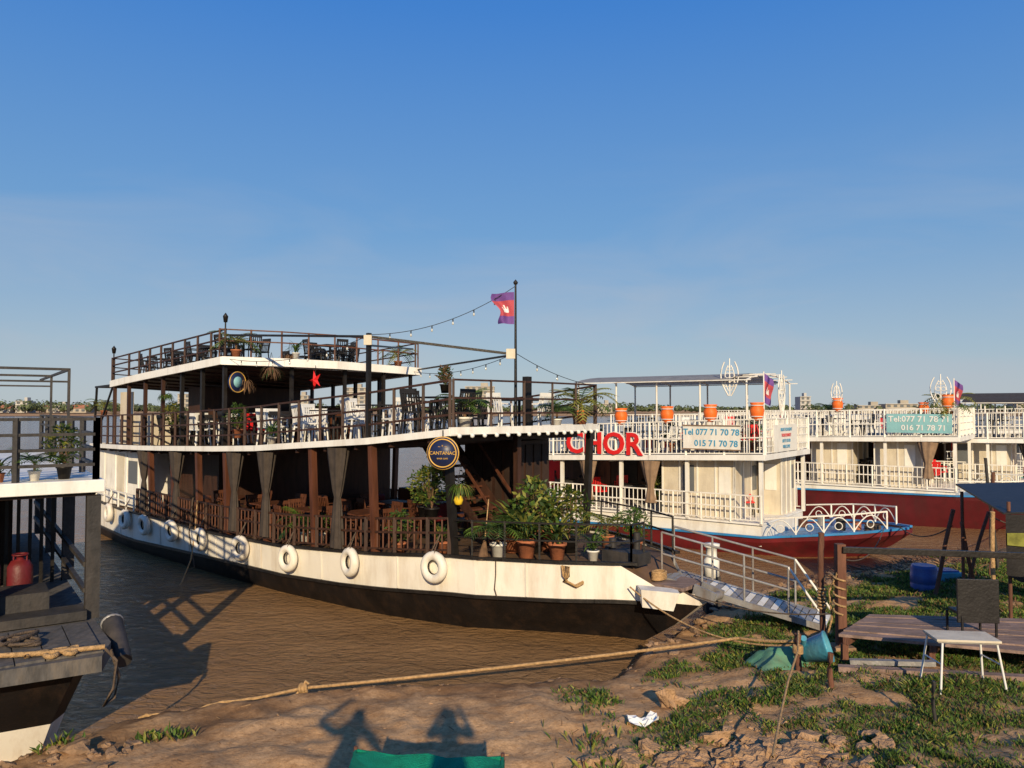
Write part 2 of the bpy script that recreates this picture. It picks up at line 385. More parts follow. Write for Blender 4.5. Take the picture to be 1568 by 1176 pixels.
# ------------------------------------------------------------------ generic hull loft
def hull(fr,L_,wd,ww,zt,zb,m_low,m_band,name,parent,stem=(1.9,1.4,.7,0),m_deck='deckw',drop=.06,band=True):
    mb=MB(); st=sorted(set([0,.3,.6,1.15,1.2,1.6]+[k*.5 for k in range(4,int(L_*2)+1)]))
    def rows(sg):
        out=[]
        for S in st:
            W=ip(S,*wd); A=ip(S,*ww); t=ip(S,*zt); bb=ip(S,*zb); f=1-S/L_
            def pt(k,w,z): return fr.P(S+stem[k]*f**3,sg*w,z)
            out.append([pt(0,A*.8,-.6),pt(1,A,0),pt(2,(A*.45+W*.55),bb*.5),pt(3,W*.985,bb),pt(3,W,t)])
        return out
    for sg in(1,-1):
        r=rows(sg); n=len(st)
        vs=[p for c in r for p in c]
        lo=[];hi=[]
        for i in range(n-1):
            for k in range(4):
                q=(i*5+k,(i+1)*5+k,(i+1)*5+k+1,i*5+k+1)
                if sg<0:q=q[::-1]
                (hi if k==3 else lo).append(q)
        mb.add(vs,lo,m_low,True); mb.add(vs,hi,m_band,False)
    a=rows(1);c=rows(-1);n=len(st)
    mb.add(a[0]+c[0],[(k,k+1,k+6,k+5) for k in range(4)],m_band if band else m_low)
    mb.add(a[-1]+c[-1],[(k+5,k+6,k+1,k) for k in range(4)],m_low)
    dk=[]
    for S in st: 
        W=ip(S,*wd)-.03; z=ip(S,*zt)-drop; dk+=[fr.P(S+.02,W,z),fr.P(S+.02,-W,z)]
    mb.add(dk,[(2*i,2*i+1,2*i+3,2*i+2) for i in range(n-1)],m_deck)
    mb.build(name,parent)
    return st
def strip(mb,pts,w,h,m):
    for p,q in zip(pts[:-1],pts[1:]):
        d=(q-p).normalized()*.01; mb.beam(p-d,q+d,w,h,m)
def resample(pts,step):
    out=[pts[0]];
    for p,q in zip(pts[:-1],pts[1:]):
        n=max(1,round((q-p).length/step))
        for k in range(1,n+1): out.append(p.lerp(q,k/n))
    return out
def rail(mb,pts,h,m,bars=(1,),bal=0,post=1.2,rw=.045,bw=.02,low=.08,bm=None,pw=.045):
    for f in bars: strip(mb,[p+Z*h*f for p in pts],rw,rw*.8,m)
    if bal:
        strip(mb,[p+Z*low for p in pts],rw*.8,rw*.7,m)
        for p in resample(pts,bal)[1:-1]: mb.beam(p+Z*low,p+Z*(h*bars[0]-.005),bw,bw,bm or m)
    for p in resample(pts,post): mb.beam(p,p+Z*(h+.02),pw,pw,m)

# ------------------------------------------------------------------ small props
def strapleaf(mb,base,dirv,length,droop,w,m,seg=5):
    d=Vector(dirv).normalized(); side=d.cross(Z)
    if side.length<.05: side=V(1,0,0)
    side.normalize(); vs=[];p=Vector(base);cur=d.copy()
    for i in range(seg+1):
        t=i/seg; ww=w*math.sin(math.pi*min(.97,.12+t*.85))
        vs+=[p-side*ww,p+side*ww]; p=p+cur*(length/seg); cur=(cur-Z*droop/seg).normalized()
    mb.add(vs,[(2*i,2*i+1,2*i+3,2*i+2) for i in range(seg)],m)
def palmfrond(mb,base,dirv,length,droop,m):
    d=Vector(dirv).normalized(); side=d.cross(Z)
    if side.length<.05: side=V(1,0,0)
    side.normalize(); p=Vector(base);cur=d.copy();n=12
    for i in range(n):
        q=p+cur*(length/n); mb.beam(p,q,.012,.012,m)
        if i>1:
            l=length*.32*math.sin(math.pi*(i+1)/(n+2))+.03
            for sg in(-1,1):
                e=(side*sg+cur*.7-Z*.25).normalized(); tip=q+e*l
                mb.add([q-cur*.012,q+cur*.022,tip],[(0,1,2)],m)
        p=q;cur=(cur-Z*droop/n).normalized()
def pot(mb,r,h,m):
    mb.lathe((0,0,0),[(0,0),(r*.7,0),(r*.95,h*.85),(r*1.08,h*.86),(r*1.08,h),(r*.9,h),(r*.85,h*.9),(0,h*.88)],m)
def mkplant(kind,size,potm,leafs,seed,potr=.14,poth=.25):
    random.seed(seed); mb=MB(); pot(mb,potr,poth,potm); z=poth*.9
    if kind=='palm':
        mb.cyl((0,0,z),(0,0,z+size*.25),.03,'dry')
        for k in range(17):
            a=k*2.4; e=random.uniform(.35,1.6)
            palmfrond(mb,(0,0,z+size*.22),(math.cos(a),math.sin(a),e),size*random.uniform(.7,1),random.uniform(1.2,2.2),random.choice(leafs))
    elif kind=='strap':
        for k in range(40):
            a=k*2.4; e=random.uniform(.3,2.2)
            strapleaf(mb,(random.gauss(0,.03),random.gauss(0,.03),z+random.random()*size*.3),(math.cos(a),math.sin(a),e),size*random.uniform(.45,.8),random.uniform(.6,2),.025,random.choice(leafs))
    else:
        for k in range(9):
            a=k*2.4; t=V(math.cos(a)*size*.25*random.random(),math.sin(a)*size*.25*random.random(),z+size*random.uniform(.4,.95))
            mb.cyl((0,0,z),t,.01,'dry',.004,5)
        for k in range(420):
            a=random.random()*6.28; u=random.random(); rr=size*.38*math.sqrt(random.random())*(.5+math.sin(math.pi*u)*.7)
            c=V(math.cos(a)*rr,math.sin(a)*rr,z+size*(.12+.88*u)); c+=V(1,1,1)*.06*noise.noise(c*6)
            d=V(random.gauss(0,1),random.gauss(0,1),random.gauss(.2,.6)).normalized(); s2=d.orthogonal().normalized()
            l=random.uniform(.03,.07)
            mb.add([c,c+d*l+s2*l*.4,c+d*l*2,c+d*l-s2*l*.4],[(0,1,2,3)],random.choice(leafs))
    random.seed(seed+99)
    return mb.mesh('potted_plant')
PL={'palm':mkplant('palm',.85,'terra',['leaf','leaf2'],1),
    'palm2':mkplant('palm',.8,'white',['leaf','leafd'],2),
    'strap':mkplant('strap',.75,'terra',['leaf','leaf2','leafd'],3),
    'strap2':mkplant('strap',.7,'white',['leafd','leaf'],4),
    'bush':mkplant('bush',.7,'terra',['leaf','leafd'],5),
    'bush2':mkplant('bush',.8,'black',['leafd','leaf','leaf2'],6),
    'dry':mkplant('bush',.5,'black',['dry','dry','leafd'],8)}
def plant(k,loc,sc=1,rz=None): return inst(PL[k],'potted_plant',loc,random.random()*6 if rz is None else rz,sc)
def mkchair(m,lm=None):
    lm=lm or m; mb=MB()
    mb.box((0,0,.44),(.44,.42,.035),m)
    for x in(-.19,.19):
        mb.beam((x*1.1,-.21,0),(x,-.17,.43),.03,.03,lm); mb.beam((x*1.1,.23,0),(x,.18,.43),.03,.03,lm)
        mb.beam((x,.18,.43),(x*.95,.27,.86),.035,.03,m)
        mb.beam((x*1.12,-.16,.64),(x*1.05,.22,.66),.045,.025,m); mb.beam((x*1.12,-.15,.44),(x*1.12,-.15,.63),.03,.03,m)
    mb.beam((-.2,.265,.85),(.2,.265,.85),.03,.09,m)
    for k in range(5):
        x=-.13+k*.065; mb.beam((x,.2,.46),(x,.262,.81),.028,.012,m)
    return mb.mesh('chair')
CH={'w':mkchair('cw'),'b':mkchair('cbk'),'br':mkchair('wood2'),'r':mkchair('redp','cbk')}
def mktable(m,r=.4,sq=True):
    mb=MB()
    if sq: mb.box((0,0,.735),(.8,.8,.03),m)
    else: mb.lathe((0,0,.72),[(0,0),(r,0),(r,.03),(0,.03)],m,20)
    mb.cyl((0,0,.02),(0,0,.72),.035,'cbk'); mb.beam((-.25,0,.02),(.25,0,.02),.05,.04,'cbk'); mb.beam((0,-.25,.02),(0,-.03,.02),.05,.04,'cbk'); mb.beam((0,.03,.02),(0,.25,.02),.05,.04,'cbk')
    return mb.mesh('table')
TB={'b':mktable('cbk'),'w':mktable('cw',.4,False),'br':mktable('wood2')}
def curtain(mb,top,h,wd,ax,m,tie=.55):
    ax=Vector(ax).normalized(); nn=Z.cross(ax); n=28;vs=[];K=14
    for i in range(K+1):
        t=i/K
        wv=wd*(.32+.68*abs((t-tie)/(tie if t<tie else (1-tie)))**.8) if t<tie else wd*(.30+.32*((t-tie)/(1-tie))**.7)
        for k in range(n):
            a=2*math.pi*k/n; r=1+.22*math.sin(7*a+2*t)
            vs.append(Vector(top)-Z*h*t+ax*(wv*.5*r*math.cos(a))+nn*(wv*.22*r*math.sin(a)))
    mb.add(vs,[(i*n+k,i*n+(k+1)%n,(i+1)*n+(k+1)%n,(i+1)*n+k) for i in range(K) for k in range(n)],m,True)
def flag(name,top,dirv,wd,ht,parent=None,droop=.5):
    mb=MB();nxx,nyy=14,16;dirv=Vector(dirv).normalized();nn=Z.cross(dirv)
    P=[[None]*(nxx+1) for _ in range(nyy+1)]
    for j in range(nyy+1):
        for i in range(nxx+1):
            u=i/nxx;v=j/nyy
            P[j][i]=Vector(top)+dirv*(wd*u*(1-.42*v+.12*math.sin(v*8)))-Z*(ht*v*(1-.08*u)+droop*u*wd)+nn*(.09*math.sin(u*7+v*3)*u+.05*math.sin(v*6+u*4)*u)
    for j in range(nyy):
        mm='fblue' if j<4 or j>=12 else 'fred'
        for i in range(nxx):
            white=(j in(8,9) and 5<=i<=9) or (j==7 and i in(5,7,9)) or (j==6 and i==7)
            mb.add([P[j][i],P[j][i+1],P[j+1][i+1],P[j+1][i]],[(0,1,2,3)],'cw' if white else mm,True)
    return mb.build(name,parent)
def sag(p,q,s,n=18):
    p=Vector(p);q=Vector(q); return [p.lerp(q,k/n)-Z*(s*4*(k/n)*(1-k/n)) for k in range(n+1)]
def lightstring(name,p,q,s,nb,parent=None):
    mb=MB(); pts=sag(p,q,s); mb.tube(pts,.007,'black',5)
    for k in range(1,nb):
        t=k/nb; c=Vector(p).lerp(Vector(q),t)-Z*(s*4*t*(1-t))
        mb.cyl(c,c-Z*.07,.013,'black',n=6); mb.lathe(c-Z*.13,[(0,0),(.018,.015),(.022,.04),(.012,.07)],'bulb',8)
    return mb.build(name,parent)

# ================================================================== RESTAURANT BOAT
A=math.atan2(.67,-.74)
F=Fr((3.3,13.4),A)
if F.n.y>0: F.n=-F.n
P=F.P; aft=F.a; nn=F.n; LN=22
boat=empty('restaurant_boat')
wd=([0,.6,1.2,2,3.5,5.7,9,12,18,22],[.13,.45,.92,1.42,2.08,2.5,2.7,2.75,2.68,2.3])
ww=([0,.6,1.86,3.5,5.7,9,12,18,22],[.03,.2,.75,1.62,2.15,2.45,2.55,2.5,2.0])
zt=([0,.85,.9,3.9,6,9,12,22],[1.02,1.12,1.5,1.46,1.3,1.12,1.08,1.2])
zb=([0,1.2,4,7,9,12,17,22],[.84,.88,.78,.58,.5,.48,.36,.45])
hull(F,LN,wd,ww,zt,zb,'hullb','hullw','hull',boat,stem=(1.6,1.15,.5,0))
def W(S): return ip(S,*wd)
def zT(S): return ip(S,*zt)
zu_t=([3.5,3.9,6,9,10,12,16,21.3],[3.84,3.83,3.62,3.42,3.35,3.27,3.15,3.06])
def zU(S): return ip(S,*zu_t)
wu_t=([3.9,6,9,12,18,21.3],[2.33,2.62,2.8,2.82,2.76,2.45])
def wU(S): return ip(S,*wu_t)
def lbox(mb,s0,s1,w0,w1,z0,z1,m): mb.box(P((s0+s1)/2,(w0+w1)/2,(z0+z1)/2),(s1-s0,abs(w1-w0),z1-z0),m,aft,Z.cross(aft))
mb=MB()
ss=[.9]+[1.2,1.5]+[2+k*.5 for k in range(40)]
for sg in(1,-1):
    strip(mb,[P(S,sg*(W(S)+.015),zT(S)+.02) for S in ss],.09,.05,'black')
    strip(mb,[P(S,sg*(W(S)*.985+.02),ip(S,*zb)-.02) for S in ss],.06,.06,'black')
mb.build('rubbing_strake',boat)
mb=MB()
for S in(2.6,5.3,7.6,9.9,12.0,13.5,15.3,18.2): mb.beam(P(S,W(S)*.99+.008,ip(S,*zb)+.02),P(S,W(S)+.008,zT(S)-.01),.03,.012,'hullw',up=nn)
mb.build('hull_battens',boat)
mb=MB()
fw=[1.0,1.8,2.4,3.0,3.6,4.1]
for sg in(1,-1): rail(mb,[P(S,sg*(W(S)-.06),zT(S)) for S in fw],.68,'black',(1,.55),0,.75,.035,pw=.035)
rail(mb,[P(1.0,W(1.0)-.06,zT(1.3)),P(1.0,.3,zT(1.3))],.68,'black',(1,.55),0,.5,.035,pw=.035)
mb.build('bow_railing',boat)
mb=MB()
md=[4.1]+[4.6+k*.8 for k in range(16)]+[17]
for sg in(1,-1): rail(mb,[P(S,sg*(W(S)-.05),zT(S)+.03) for S in md],.68,'wood',(1,.6),.17,1.9,.05,.028,pw=.07,bm='wood2')
mb.build('main_deck_railing',boat)
mb=MB()
for sg in(1,-1): rail(mb,[P(S,sg*(W(S)-.03),zT(S)) for S in [17.2,18.5,20,21.9]],.5,'white',(1,.55),0,.8,.045,pw=.045)
mb.build('stern_railing',boat)
mb=MB()
for S in(4.05,6.0,7.95,9.8,11.6,13.1,14.6,16.1):
    for sg in(1,-1):
        w0=W(S)-.12; mb.beam(P(S,sg*w0,zT(S)-.05),P(S,sg*(wU(S)-.12),zU(S)-.13),.13,.13,'wood2' if S>5 else 'black',up=aft)
for S in (4.3,): mb.beam(P(S,0,1.4),P(S,0,3.7),.12,.12,'wood',up=aft)
mb.build('wooden_posts',boat)
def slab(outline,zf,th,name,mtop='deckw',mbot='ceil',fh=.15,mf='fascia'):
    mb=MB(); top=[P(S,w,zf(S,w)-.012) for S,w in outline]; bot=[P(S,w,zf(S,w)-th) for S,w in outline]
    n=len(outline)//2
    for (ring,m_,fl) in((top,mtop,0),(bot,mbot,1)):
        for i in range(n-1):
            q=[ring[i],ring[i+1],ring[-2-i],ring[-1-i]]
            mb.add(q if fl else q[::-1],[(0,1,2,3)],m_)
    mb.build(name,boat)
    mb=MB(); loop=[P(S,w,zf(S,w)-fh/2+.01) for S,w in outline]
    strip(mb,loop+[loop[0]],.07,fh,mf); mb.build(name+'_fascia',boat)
nearS=[3.9,5,6,7,8,9,10,11,12,13.5,15,16.5,18,19.5,21.3]
out=[(S,wU(S)) for S in nearS]+[(S,-wU(S)) for S in nearS[::-1]]
slab(out,lambda S,w:zU(S),.12,'upper_deck',fh=.13)
mb=MB()
fr_pts=[P(3.9-.25*math.cos(w/2.33*math.pi/2),w,zU(3.9)-.03) for w in np.linspace(2.33,-2.33,9)]
for p,q in zip(fr_pts[:-1],fr_pts[1:]): mb.beam(p,q,.07,.14,'fascia')
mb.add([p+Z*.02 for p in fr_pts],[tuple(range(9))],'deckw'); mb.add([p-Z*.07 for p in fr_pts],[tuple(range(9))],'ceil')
for p,q in zip(fr_pts[:-1],fr_pts[1:]):
    for t in(.3,.8): mb.lathe(p.lerp(q,t)-aft*.05-Z*.14,[(0,0),(.04,.02),(.045,.06),(.02,.09)],'cw',8)
mb.build('front_lip',boat)
mb=MB()
for S in np.arange(4.5,21,1.0): mb.beam(P(S,wU(S)-.1,zU(S)-.17),P(S,-wU(S)+.1,zU(S)-.17),.07,.09,'wood')
mb.build('ceiling_joists',boat)
mb=MB()
us=[3.95]+[4.6+k*.75 for k in range(23)]
rail(mb,[P(S,wU(S)-.06,zU(S)) for S in us],.92,'wood',(1,.62,.3),0,1.15,.05,pw=.055)
rail(mb,[P(S,-wU(S)+.06,zU(S)) for S in us],.92,'wood',(1,.62,.3),0,1.15,.05,pw=.055)
rail(mb,[p+Z*.03 for p in [P(3.9-.2*math.cos(w/2.33*math.pi/2),w,zU(3.9)) for w in np.linspace(2.25,-2.25,6)]],.9,'wood',(1,.62,.3),0,.9,.045,pw=.045)
mb.build('upper_deck_railing',boat)
def zTop(S,w): return 5.53-.0575*(S-12)+.045*(w-2.6)
out=[(12,2.65),(13.5,2.65),(15,2.65),(16.5,2.65),(18,2.62),(19.4,2.55),(19.4,-2.55),(18,-2.6),(16.5,-2.6),(15,-2.6),(13.2,-2.6),(10.4,-2.6)]
slab(out,zTop,.16,'top_deck',fh=.2)
mb=MB(); o2=[P(12,2.65,0),P(11.3,1.3,0),P(10.8,0,0),P(10.4,-2.6,0)]
o2=[V(p.x,p.y,zTop(S,w)) for p,(S,w) in zip(o2,[(12,2.65),(11.3,1.3),(10.8,0),(10.4,-2.6)])]
for p,q in zip(o2[:-1],o2[1:]): mb.beam(p-Z*.09-aft*.03,q-Z*.09-aft*.03,.07,.21,'fascia')
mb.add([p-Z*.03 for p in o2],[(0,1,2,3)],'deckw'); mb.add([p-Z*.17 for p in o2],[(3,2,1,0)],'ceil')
mb.build('top_deck_front',boat)
mb=MB()
rl=[P(S,2.55,zTop(S,2.55)) for S in(12,13.5,15,16.5,18,19.3)]
rail(mb,rl,.72,'wood',(1,.68,.36),0,1.0,.045,pw=.05)
rail(mb,[P(S,-2.5,zTop(S,-2.5)) for S in(10.5,12,13.5,15,16.5,18,19.3)],.72,'wood',(1,.6,.3),0,1.0,.04,pw=.045)
rail(mb,[P(19.3,2.5,zTop(19.3,2.5)),P(19.3,-2.5,zTop(19.3,-2.5))],.72,'wood',(1,.6,.3),0,1.0,.04,pw=.045)
rail(mb,[p+aft*.1+Z*.0 for p in o2],.72,'wood2',(1,.6),0,.7,.04,pw=.04)
mb.build('top_deck_railing',boat)
mb=MB()
for S in(12.1,13.3,14.5,15.7,16.9,18.1,19.2):
    for w in(2.5,-2.45): mb.beam(P(S,w,zU(S)),P(S,w,zTop(S,w)-.16),.09,.09,'black' if S<15 else 'wood',up=aft)
for S,w in((11.4,1.0),(11.0,-.4),(10.7,-1.5),(10.6,-2.4)): mb.beam(P(S,w,zU(S)),P(S,w,zTop(S,w)-.16),.08,.08,'black',up=aft)
for S in np.arange(11.5,19.4,.9): mb.beam(P(S+.6,2.5,zTop(S,2.5)-.2),P(S+.6,-2.5,zTop(S,-2.5)-.2),.06,.08,'wood')
for w in(2.4,-2.4):
    mb.beam(P(21.2,w,zU(21.2)),P(19.6,w,5.0),.05,.05,'black',up=aft); mb.beam(P(21.2,w,zU(21)),P(21.0,w,4.95),.06,.06,'black',up=aft); mb.beam(P(21.1,w,4.95),P(19.3,w,5.0),.06,.06,'black')
mb.beam(P(21.0,2.4,4.95),P(21.0,-2.4,4.95),.06,.06,'black')
mb.build('upper_posts',boat)
mb=MB()
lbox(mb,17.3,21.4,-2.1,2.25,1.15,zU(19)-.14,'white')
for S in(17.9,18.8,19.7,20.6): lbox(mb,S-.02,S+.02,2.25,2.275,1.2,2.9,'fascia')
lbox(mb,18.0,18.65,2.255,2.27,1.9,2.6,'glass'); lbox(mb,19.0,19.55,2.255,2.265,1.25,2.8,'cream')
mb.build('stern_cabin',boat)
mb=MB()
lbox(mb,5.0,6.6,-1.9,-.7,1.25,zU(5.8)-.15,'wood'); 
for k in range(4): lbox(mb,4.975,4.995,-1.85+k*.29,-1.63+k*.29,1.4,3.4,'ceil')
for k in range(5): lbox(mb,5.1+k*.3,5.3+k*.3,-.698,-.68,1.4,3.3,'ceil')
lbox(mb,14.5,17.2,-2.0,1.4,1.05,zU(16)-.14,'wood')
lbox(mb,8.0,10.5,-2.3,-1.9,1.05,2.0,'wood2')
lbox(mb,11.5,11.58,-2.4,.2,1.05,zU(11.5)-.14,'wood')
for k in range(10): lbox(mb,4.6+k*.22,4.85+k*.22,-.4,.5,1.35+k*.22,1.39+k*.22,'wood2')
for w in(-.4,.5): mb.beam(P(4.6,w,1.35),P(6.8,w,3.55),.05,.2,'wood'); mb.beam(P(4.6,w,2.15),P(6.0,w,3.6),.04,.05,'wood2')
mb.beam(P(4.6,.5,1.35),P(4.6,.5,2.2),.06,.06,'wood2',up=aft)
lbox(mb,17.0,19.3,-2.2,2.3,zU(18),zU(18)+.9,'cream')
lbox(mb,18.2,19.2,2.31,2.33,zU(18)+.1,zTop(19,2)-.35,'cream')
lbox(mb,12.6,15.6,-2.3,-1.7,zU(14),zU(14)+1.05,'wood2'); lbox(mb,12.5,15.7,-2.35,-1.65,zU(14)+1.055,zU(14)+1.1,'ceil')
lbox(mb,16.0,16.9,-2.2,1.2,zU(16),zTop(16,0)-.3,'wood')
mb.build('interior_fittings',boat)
mb=MB()
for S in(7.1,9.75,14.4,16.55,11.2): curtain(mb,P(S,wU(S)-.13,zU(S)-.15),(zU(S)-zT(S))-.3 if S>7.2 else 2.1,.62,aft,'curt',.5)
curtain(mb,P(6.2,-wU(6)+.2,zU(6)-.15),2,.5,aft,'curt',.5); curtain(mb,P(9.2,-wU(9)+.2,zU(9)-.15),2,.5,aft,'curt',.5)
mb.build('curtains',boat)
for S in(4.3,6.5,8.6,10.6,12.6,14.3,16.1,17.5,19.0,20.8):
    mb=MB(); z=zT(S)-.2+(.03*math.sin(S*5)); c=P(S,W(S)+.12,z); ax=(nn+Z*.08*math.sin(S*3)+aft*.15*math.sin(S*7)).normalized()
    mb.torus(c,ax,.215,.088,'hullw',26,10); mb.torus(c,ax,.15,.03,'black',20,6)
    for d in(-.06,.06): mb.tube([c+aft*d+Z*.25+nn*.05,c+aft*d*.6+Z*.33,P(S,W(S)-.04,z+.6)],.01,'roped',5)
    mb.build('tyre_fender')
mb=MB()
lbox(mb,.15,.85,-.42,.42,1.1,1.16,'plank')
for k in(-1,1): mb.beam(P(.1,k*.14,1.1),P(-.3,k*.14,1.0),.05,.2,'grey')
mb.cyl(P(-.25,.13,1.02),P(-.25,-.13,1.02),.07,'grey',n=12)
mb.prism([P(.80,.72,.86),P(.35,.42,.80),P(.22,.62,.80),P(.62,.95,.86)],[P(.86,.74,1.17),P(.3,.36,1.12),P(.1,.62,1.12),P(.60,1.02,1.17)],'white')
lbox(mb,.92,1.7,.2,.6,1.45,1.66,'dark')
for w in(.4,-.4): mb.cyl(P(1.6,w,1.4),P(1.6,w,1.85),.07,'dark',n=10)
mb.cyl(P(1.6,-.62,1.72),P(1.6,.62,1.72),.035,'dark')
mb.tube([P(.75+.1*math.cos(t),.2+.16*math.sin(t),1.2+.004*t) for t in np.linspace(0,34,110)],.022,'rope',6)
mb.tube([P(3.1,W(3.1)+.03,1.5),P(3.1,W(3.1)+.03,1.2),P(3.12,W(3.1)+.04,.95),P(3.1,W(3.1)-.02,.75)],.012,'roped')
for k in range(4): mb.tube([P(1.95-.05*k,W(2)+.03,1.46),P(1.9-.04*k,W(2)+.06,1.3),P(1.85+.03*k,W(1.9)+.06,1.18),P(1.72+.02*k,W(1.75)+.06,1.1),P(1.64,W(1.64)+.05,1.16+.01*k)],.022,'rope')
mb.build('bow_fittings',boat)
mb=MB()
mb.lathe((4.12,16.0,.75),[(0,0),(.16,0),(.16,.35),(.11,.42),(.11,.6),(.17,.62),(.17,.68),(0,.7)],'white',14); mb.box((4.12,16.0,.4),(.3,.3,.75),'dark'); mb.build('mooring_bollard')
fp=P(3.9,.5,0); 
mb=MB()
mb.cyl((fp.x,fp.y,zU(3.9)),(fp.x,fp.y,6.75),.035,'black',.02); mb.lathe((fp.x,fp.y,6.74),[(0,0),(.04,.02),(.05,.06),(0,.12)],'black',10)
mb.build('flagpole',boat)
mb=MB()
q0=P(6.05,wU(6)-.06,0); 
mb.beam(V(q0.x,q0.y,zU(6)),V(q0.x,q0.y,5.75),.08,.08,'black',up=aft)
mb.beam(V(q0.x,q0.y,5.68),V(fp.x,fp.y,5.32),.05,.05,'black')
mb.beam(P(10.4,-2.5,5.35),V(fp.x,fp.y,5.32),.04,.04,'black')
mb.beam(V(q0.x,q0.y,5.68),P(12,2.5,6.1),.05,.05,'black')
mb.beam(V(q0.x,q0.y,5.5),P(10.5,-2.4,5.95),.04,.04,'black')
mb.box((q0.x,q0.y-.1,5.6),(.16,.06,.2),'cream'); mb.box((fp.x-.1,fp.y-.08,5.33),(.18,.06,.2),'cream')
mb.beam(P(4.2,-.2,zU(4)),P(4.2,-.2,4.9),.14,.14,'black',up=aft)
mb.build('light_frame',boat)
flag('flag',(fp.x-.03,fp.y,6.6),(-1,-.1,0),.46,.66,None,.1)
lightstring('string_lights',(fp.x,fp.y,6.72),V(q0.x,q0.y,5.72),.25,7)
lightstring('string_lights',(fp.x,fp.y,5.35),P(10.5,-2.4,5.3),.2,9)
lightstring('string_lights',(fp.x,fp.y,5.35),P(3.9,-2.2,4.75),.1,4)
lightstring('string_lights',V(q0.x,q0.y,5.7),P(12,2.5,5.5),.25,8)
sg=empty('round_sign'); c=P(3.9,2.5,3.4); fd=(V(0,0,0)-V(c.x,c.y,0)).normalized()*.7+nn*.3; fd.normalize()
mb=MB(); mb.lathe(c,[(0,-.03),(.29,-.03),(.29,.03),(0,.03)],'navy',32,fd); mb.torus(c+fd*.035,fd,.255,.013,'gold',36,6); mb.torus(c,fd,.29,.018,'gold',36,6)
mb.cyl(c+Z*.28,c+Z*.42,.012,'black'); mb.build('sign_disc',sg)
xr=Z.cross(fd); text('sign_text','CANTANAC',.088,c+fd*.04,xr,Z,'gold',sg,.003); text('sign_subtext','RIVER CAFE',.04,c+fd*.04-Z*.1,xr,Z,'gold',sg,.003)
text('sign_top','~ * ~',.08,c+fd*.04+Z*.12,xr,Z,'gold',sg,.003)
c=P(11.85,2.3,4.9); ax=(-aft-nn*.25).normalized(); mb=MB(); mb.lathe(c,[(0,-.03),(.27,-.03),(.27,.03),(0,.03)],'navy',28,ax); mb.torus(c+ax*.03,ax,.26,.012,'gold',28,6); mb.lathe(c+ax*.035,[(0,0),(.14,0),(.14,.006),(0,.006)],'teal',28,ax); mb.build('hanging_round_sign')
def lantern(loc,h=.5):
    mb=MB(); mb.cyl((0,0,0),(0,0,h),.02,'black'); mb.lathe((0,0,h),[(0,0),(.05,.0),(.07,.14),(.075,.15),(.0,.25)],'black',6)
    mb.lathe((0,0,h+.02),[(.045,.0),(.062,.1)],'bulb',6); inst(mb.mesh('post_lantern'),'post_lantern',loc)
lantern(P(19.2,2.55,zTop(19.2,2.5)+.72),.15); lantern(P(12.0,2.55,zTop(12,2.5)+.72),.18); lantern(P(21.1,2.4,4.1),.2)
def tset(S,w,zf,ch,tb,n=4,sc=1):
    c=P(S,w,zf); inst(TB[tb],'table',c,A,sc)
    for k in range(n):
        a=k*math.pi/2+A+random.uniform(-.2,.2); r=(.62+random.uniform(-.03,.1))*sc
        inst(CH[ch],'chair',c+V(math.cos(a)*r,math.sin(a)*r,0),a-math.pi/2,sc)
for k,S in enumerate((5.1,6.9,8.7,10.5,12.3,14.1,15.8)):
    tset(S,1.55,zU(S),'b' if k in(0,4,6) else 'w','b',4); tset(S+.3,-1.3,zU(S+.3),random.choice(['w','b','b']),'b',4)
for S in(13,14.6,16.2,17.8):
    tset(S,1.5,zTop(S,1.5),'b','b',4,.86); tset(S-.3,-1.3,zTop(S,-1.3),'b','b',4,.86)
tset(12.0,-.6,zTop(12,-.6),'b','b',4,.86)
for S in(7.6,9.6,11.5,13.2): tset(S,1.5,zT(S)-.05,'br','br',4)
for S in(7.2,9.2,11.2): tset(S,-.6,zT(S)-.05,'br','br',4)
mb=MB(); 
for (S,w) in((13.6,1.2),(13.9,.6)): mb.box(P(S,w,zU(S)+.62),(.5,.5,.5),'redp',aft)
for (S,w) in((8.3,-1.2),(10.4,-1.0),(6.6,.2)): mb.box(P(S,w,zT(S)+.6),(.4,.4,.4),'red',aft)
mb.build('red_cushions',boat,.05)
mb=MB()
for k in range(5):
    a=k*2*math.pi/5; c=P(10.9,.6,zTop(11,0)-.5); e1=nn.cross(Z)
    mb.add([c+e1*math.cos(a)*.28+Z*math.sin(a)*.28, c+e1*math.cos(a+.63)*.1+Z*math.sin(a+.63)*.1, c+nn*.08, c+e1*math.cos(a-.63)*.1+Z*math.sin(a-.63)*.1],[(0,1,2,3)],'redp')
mb.cyl(c,c+Z*.4,.006,'black'); mb.build('star_lantern')
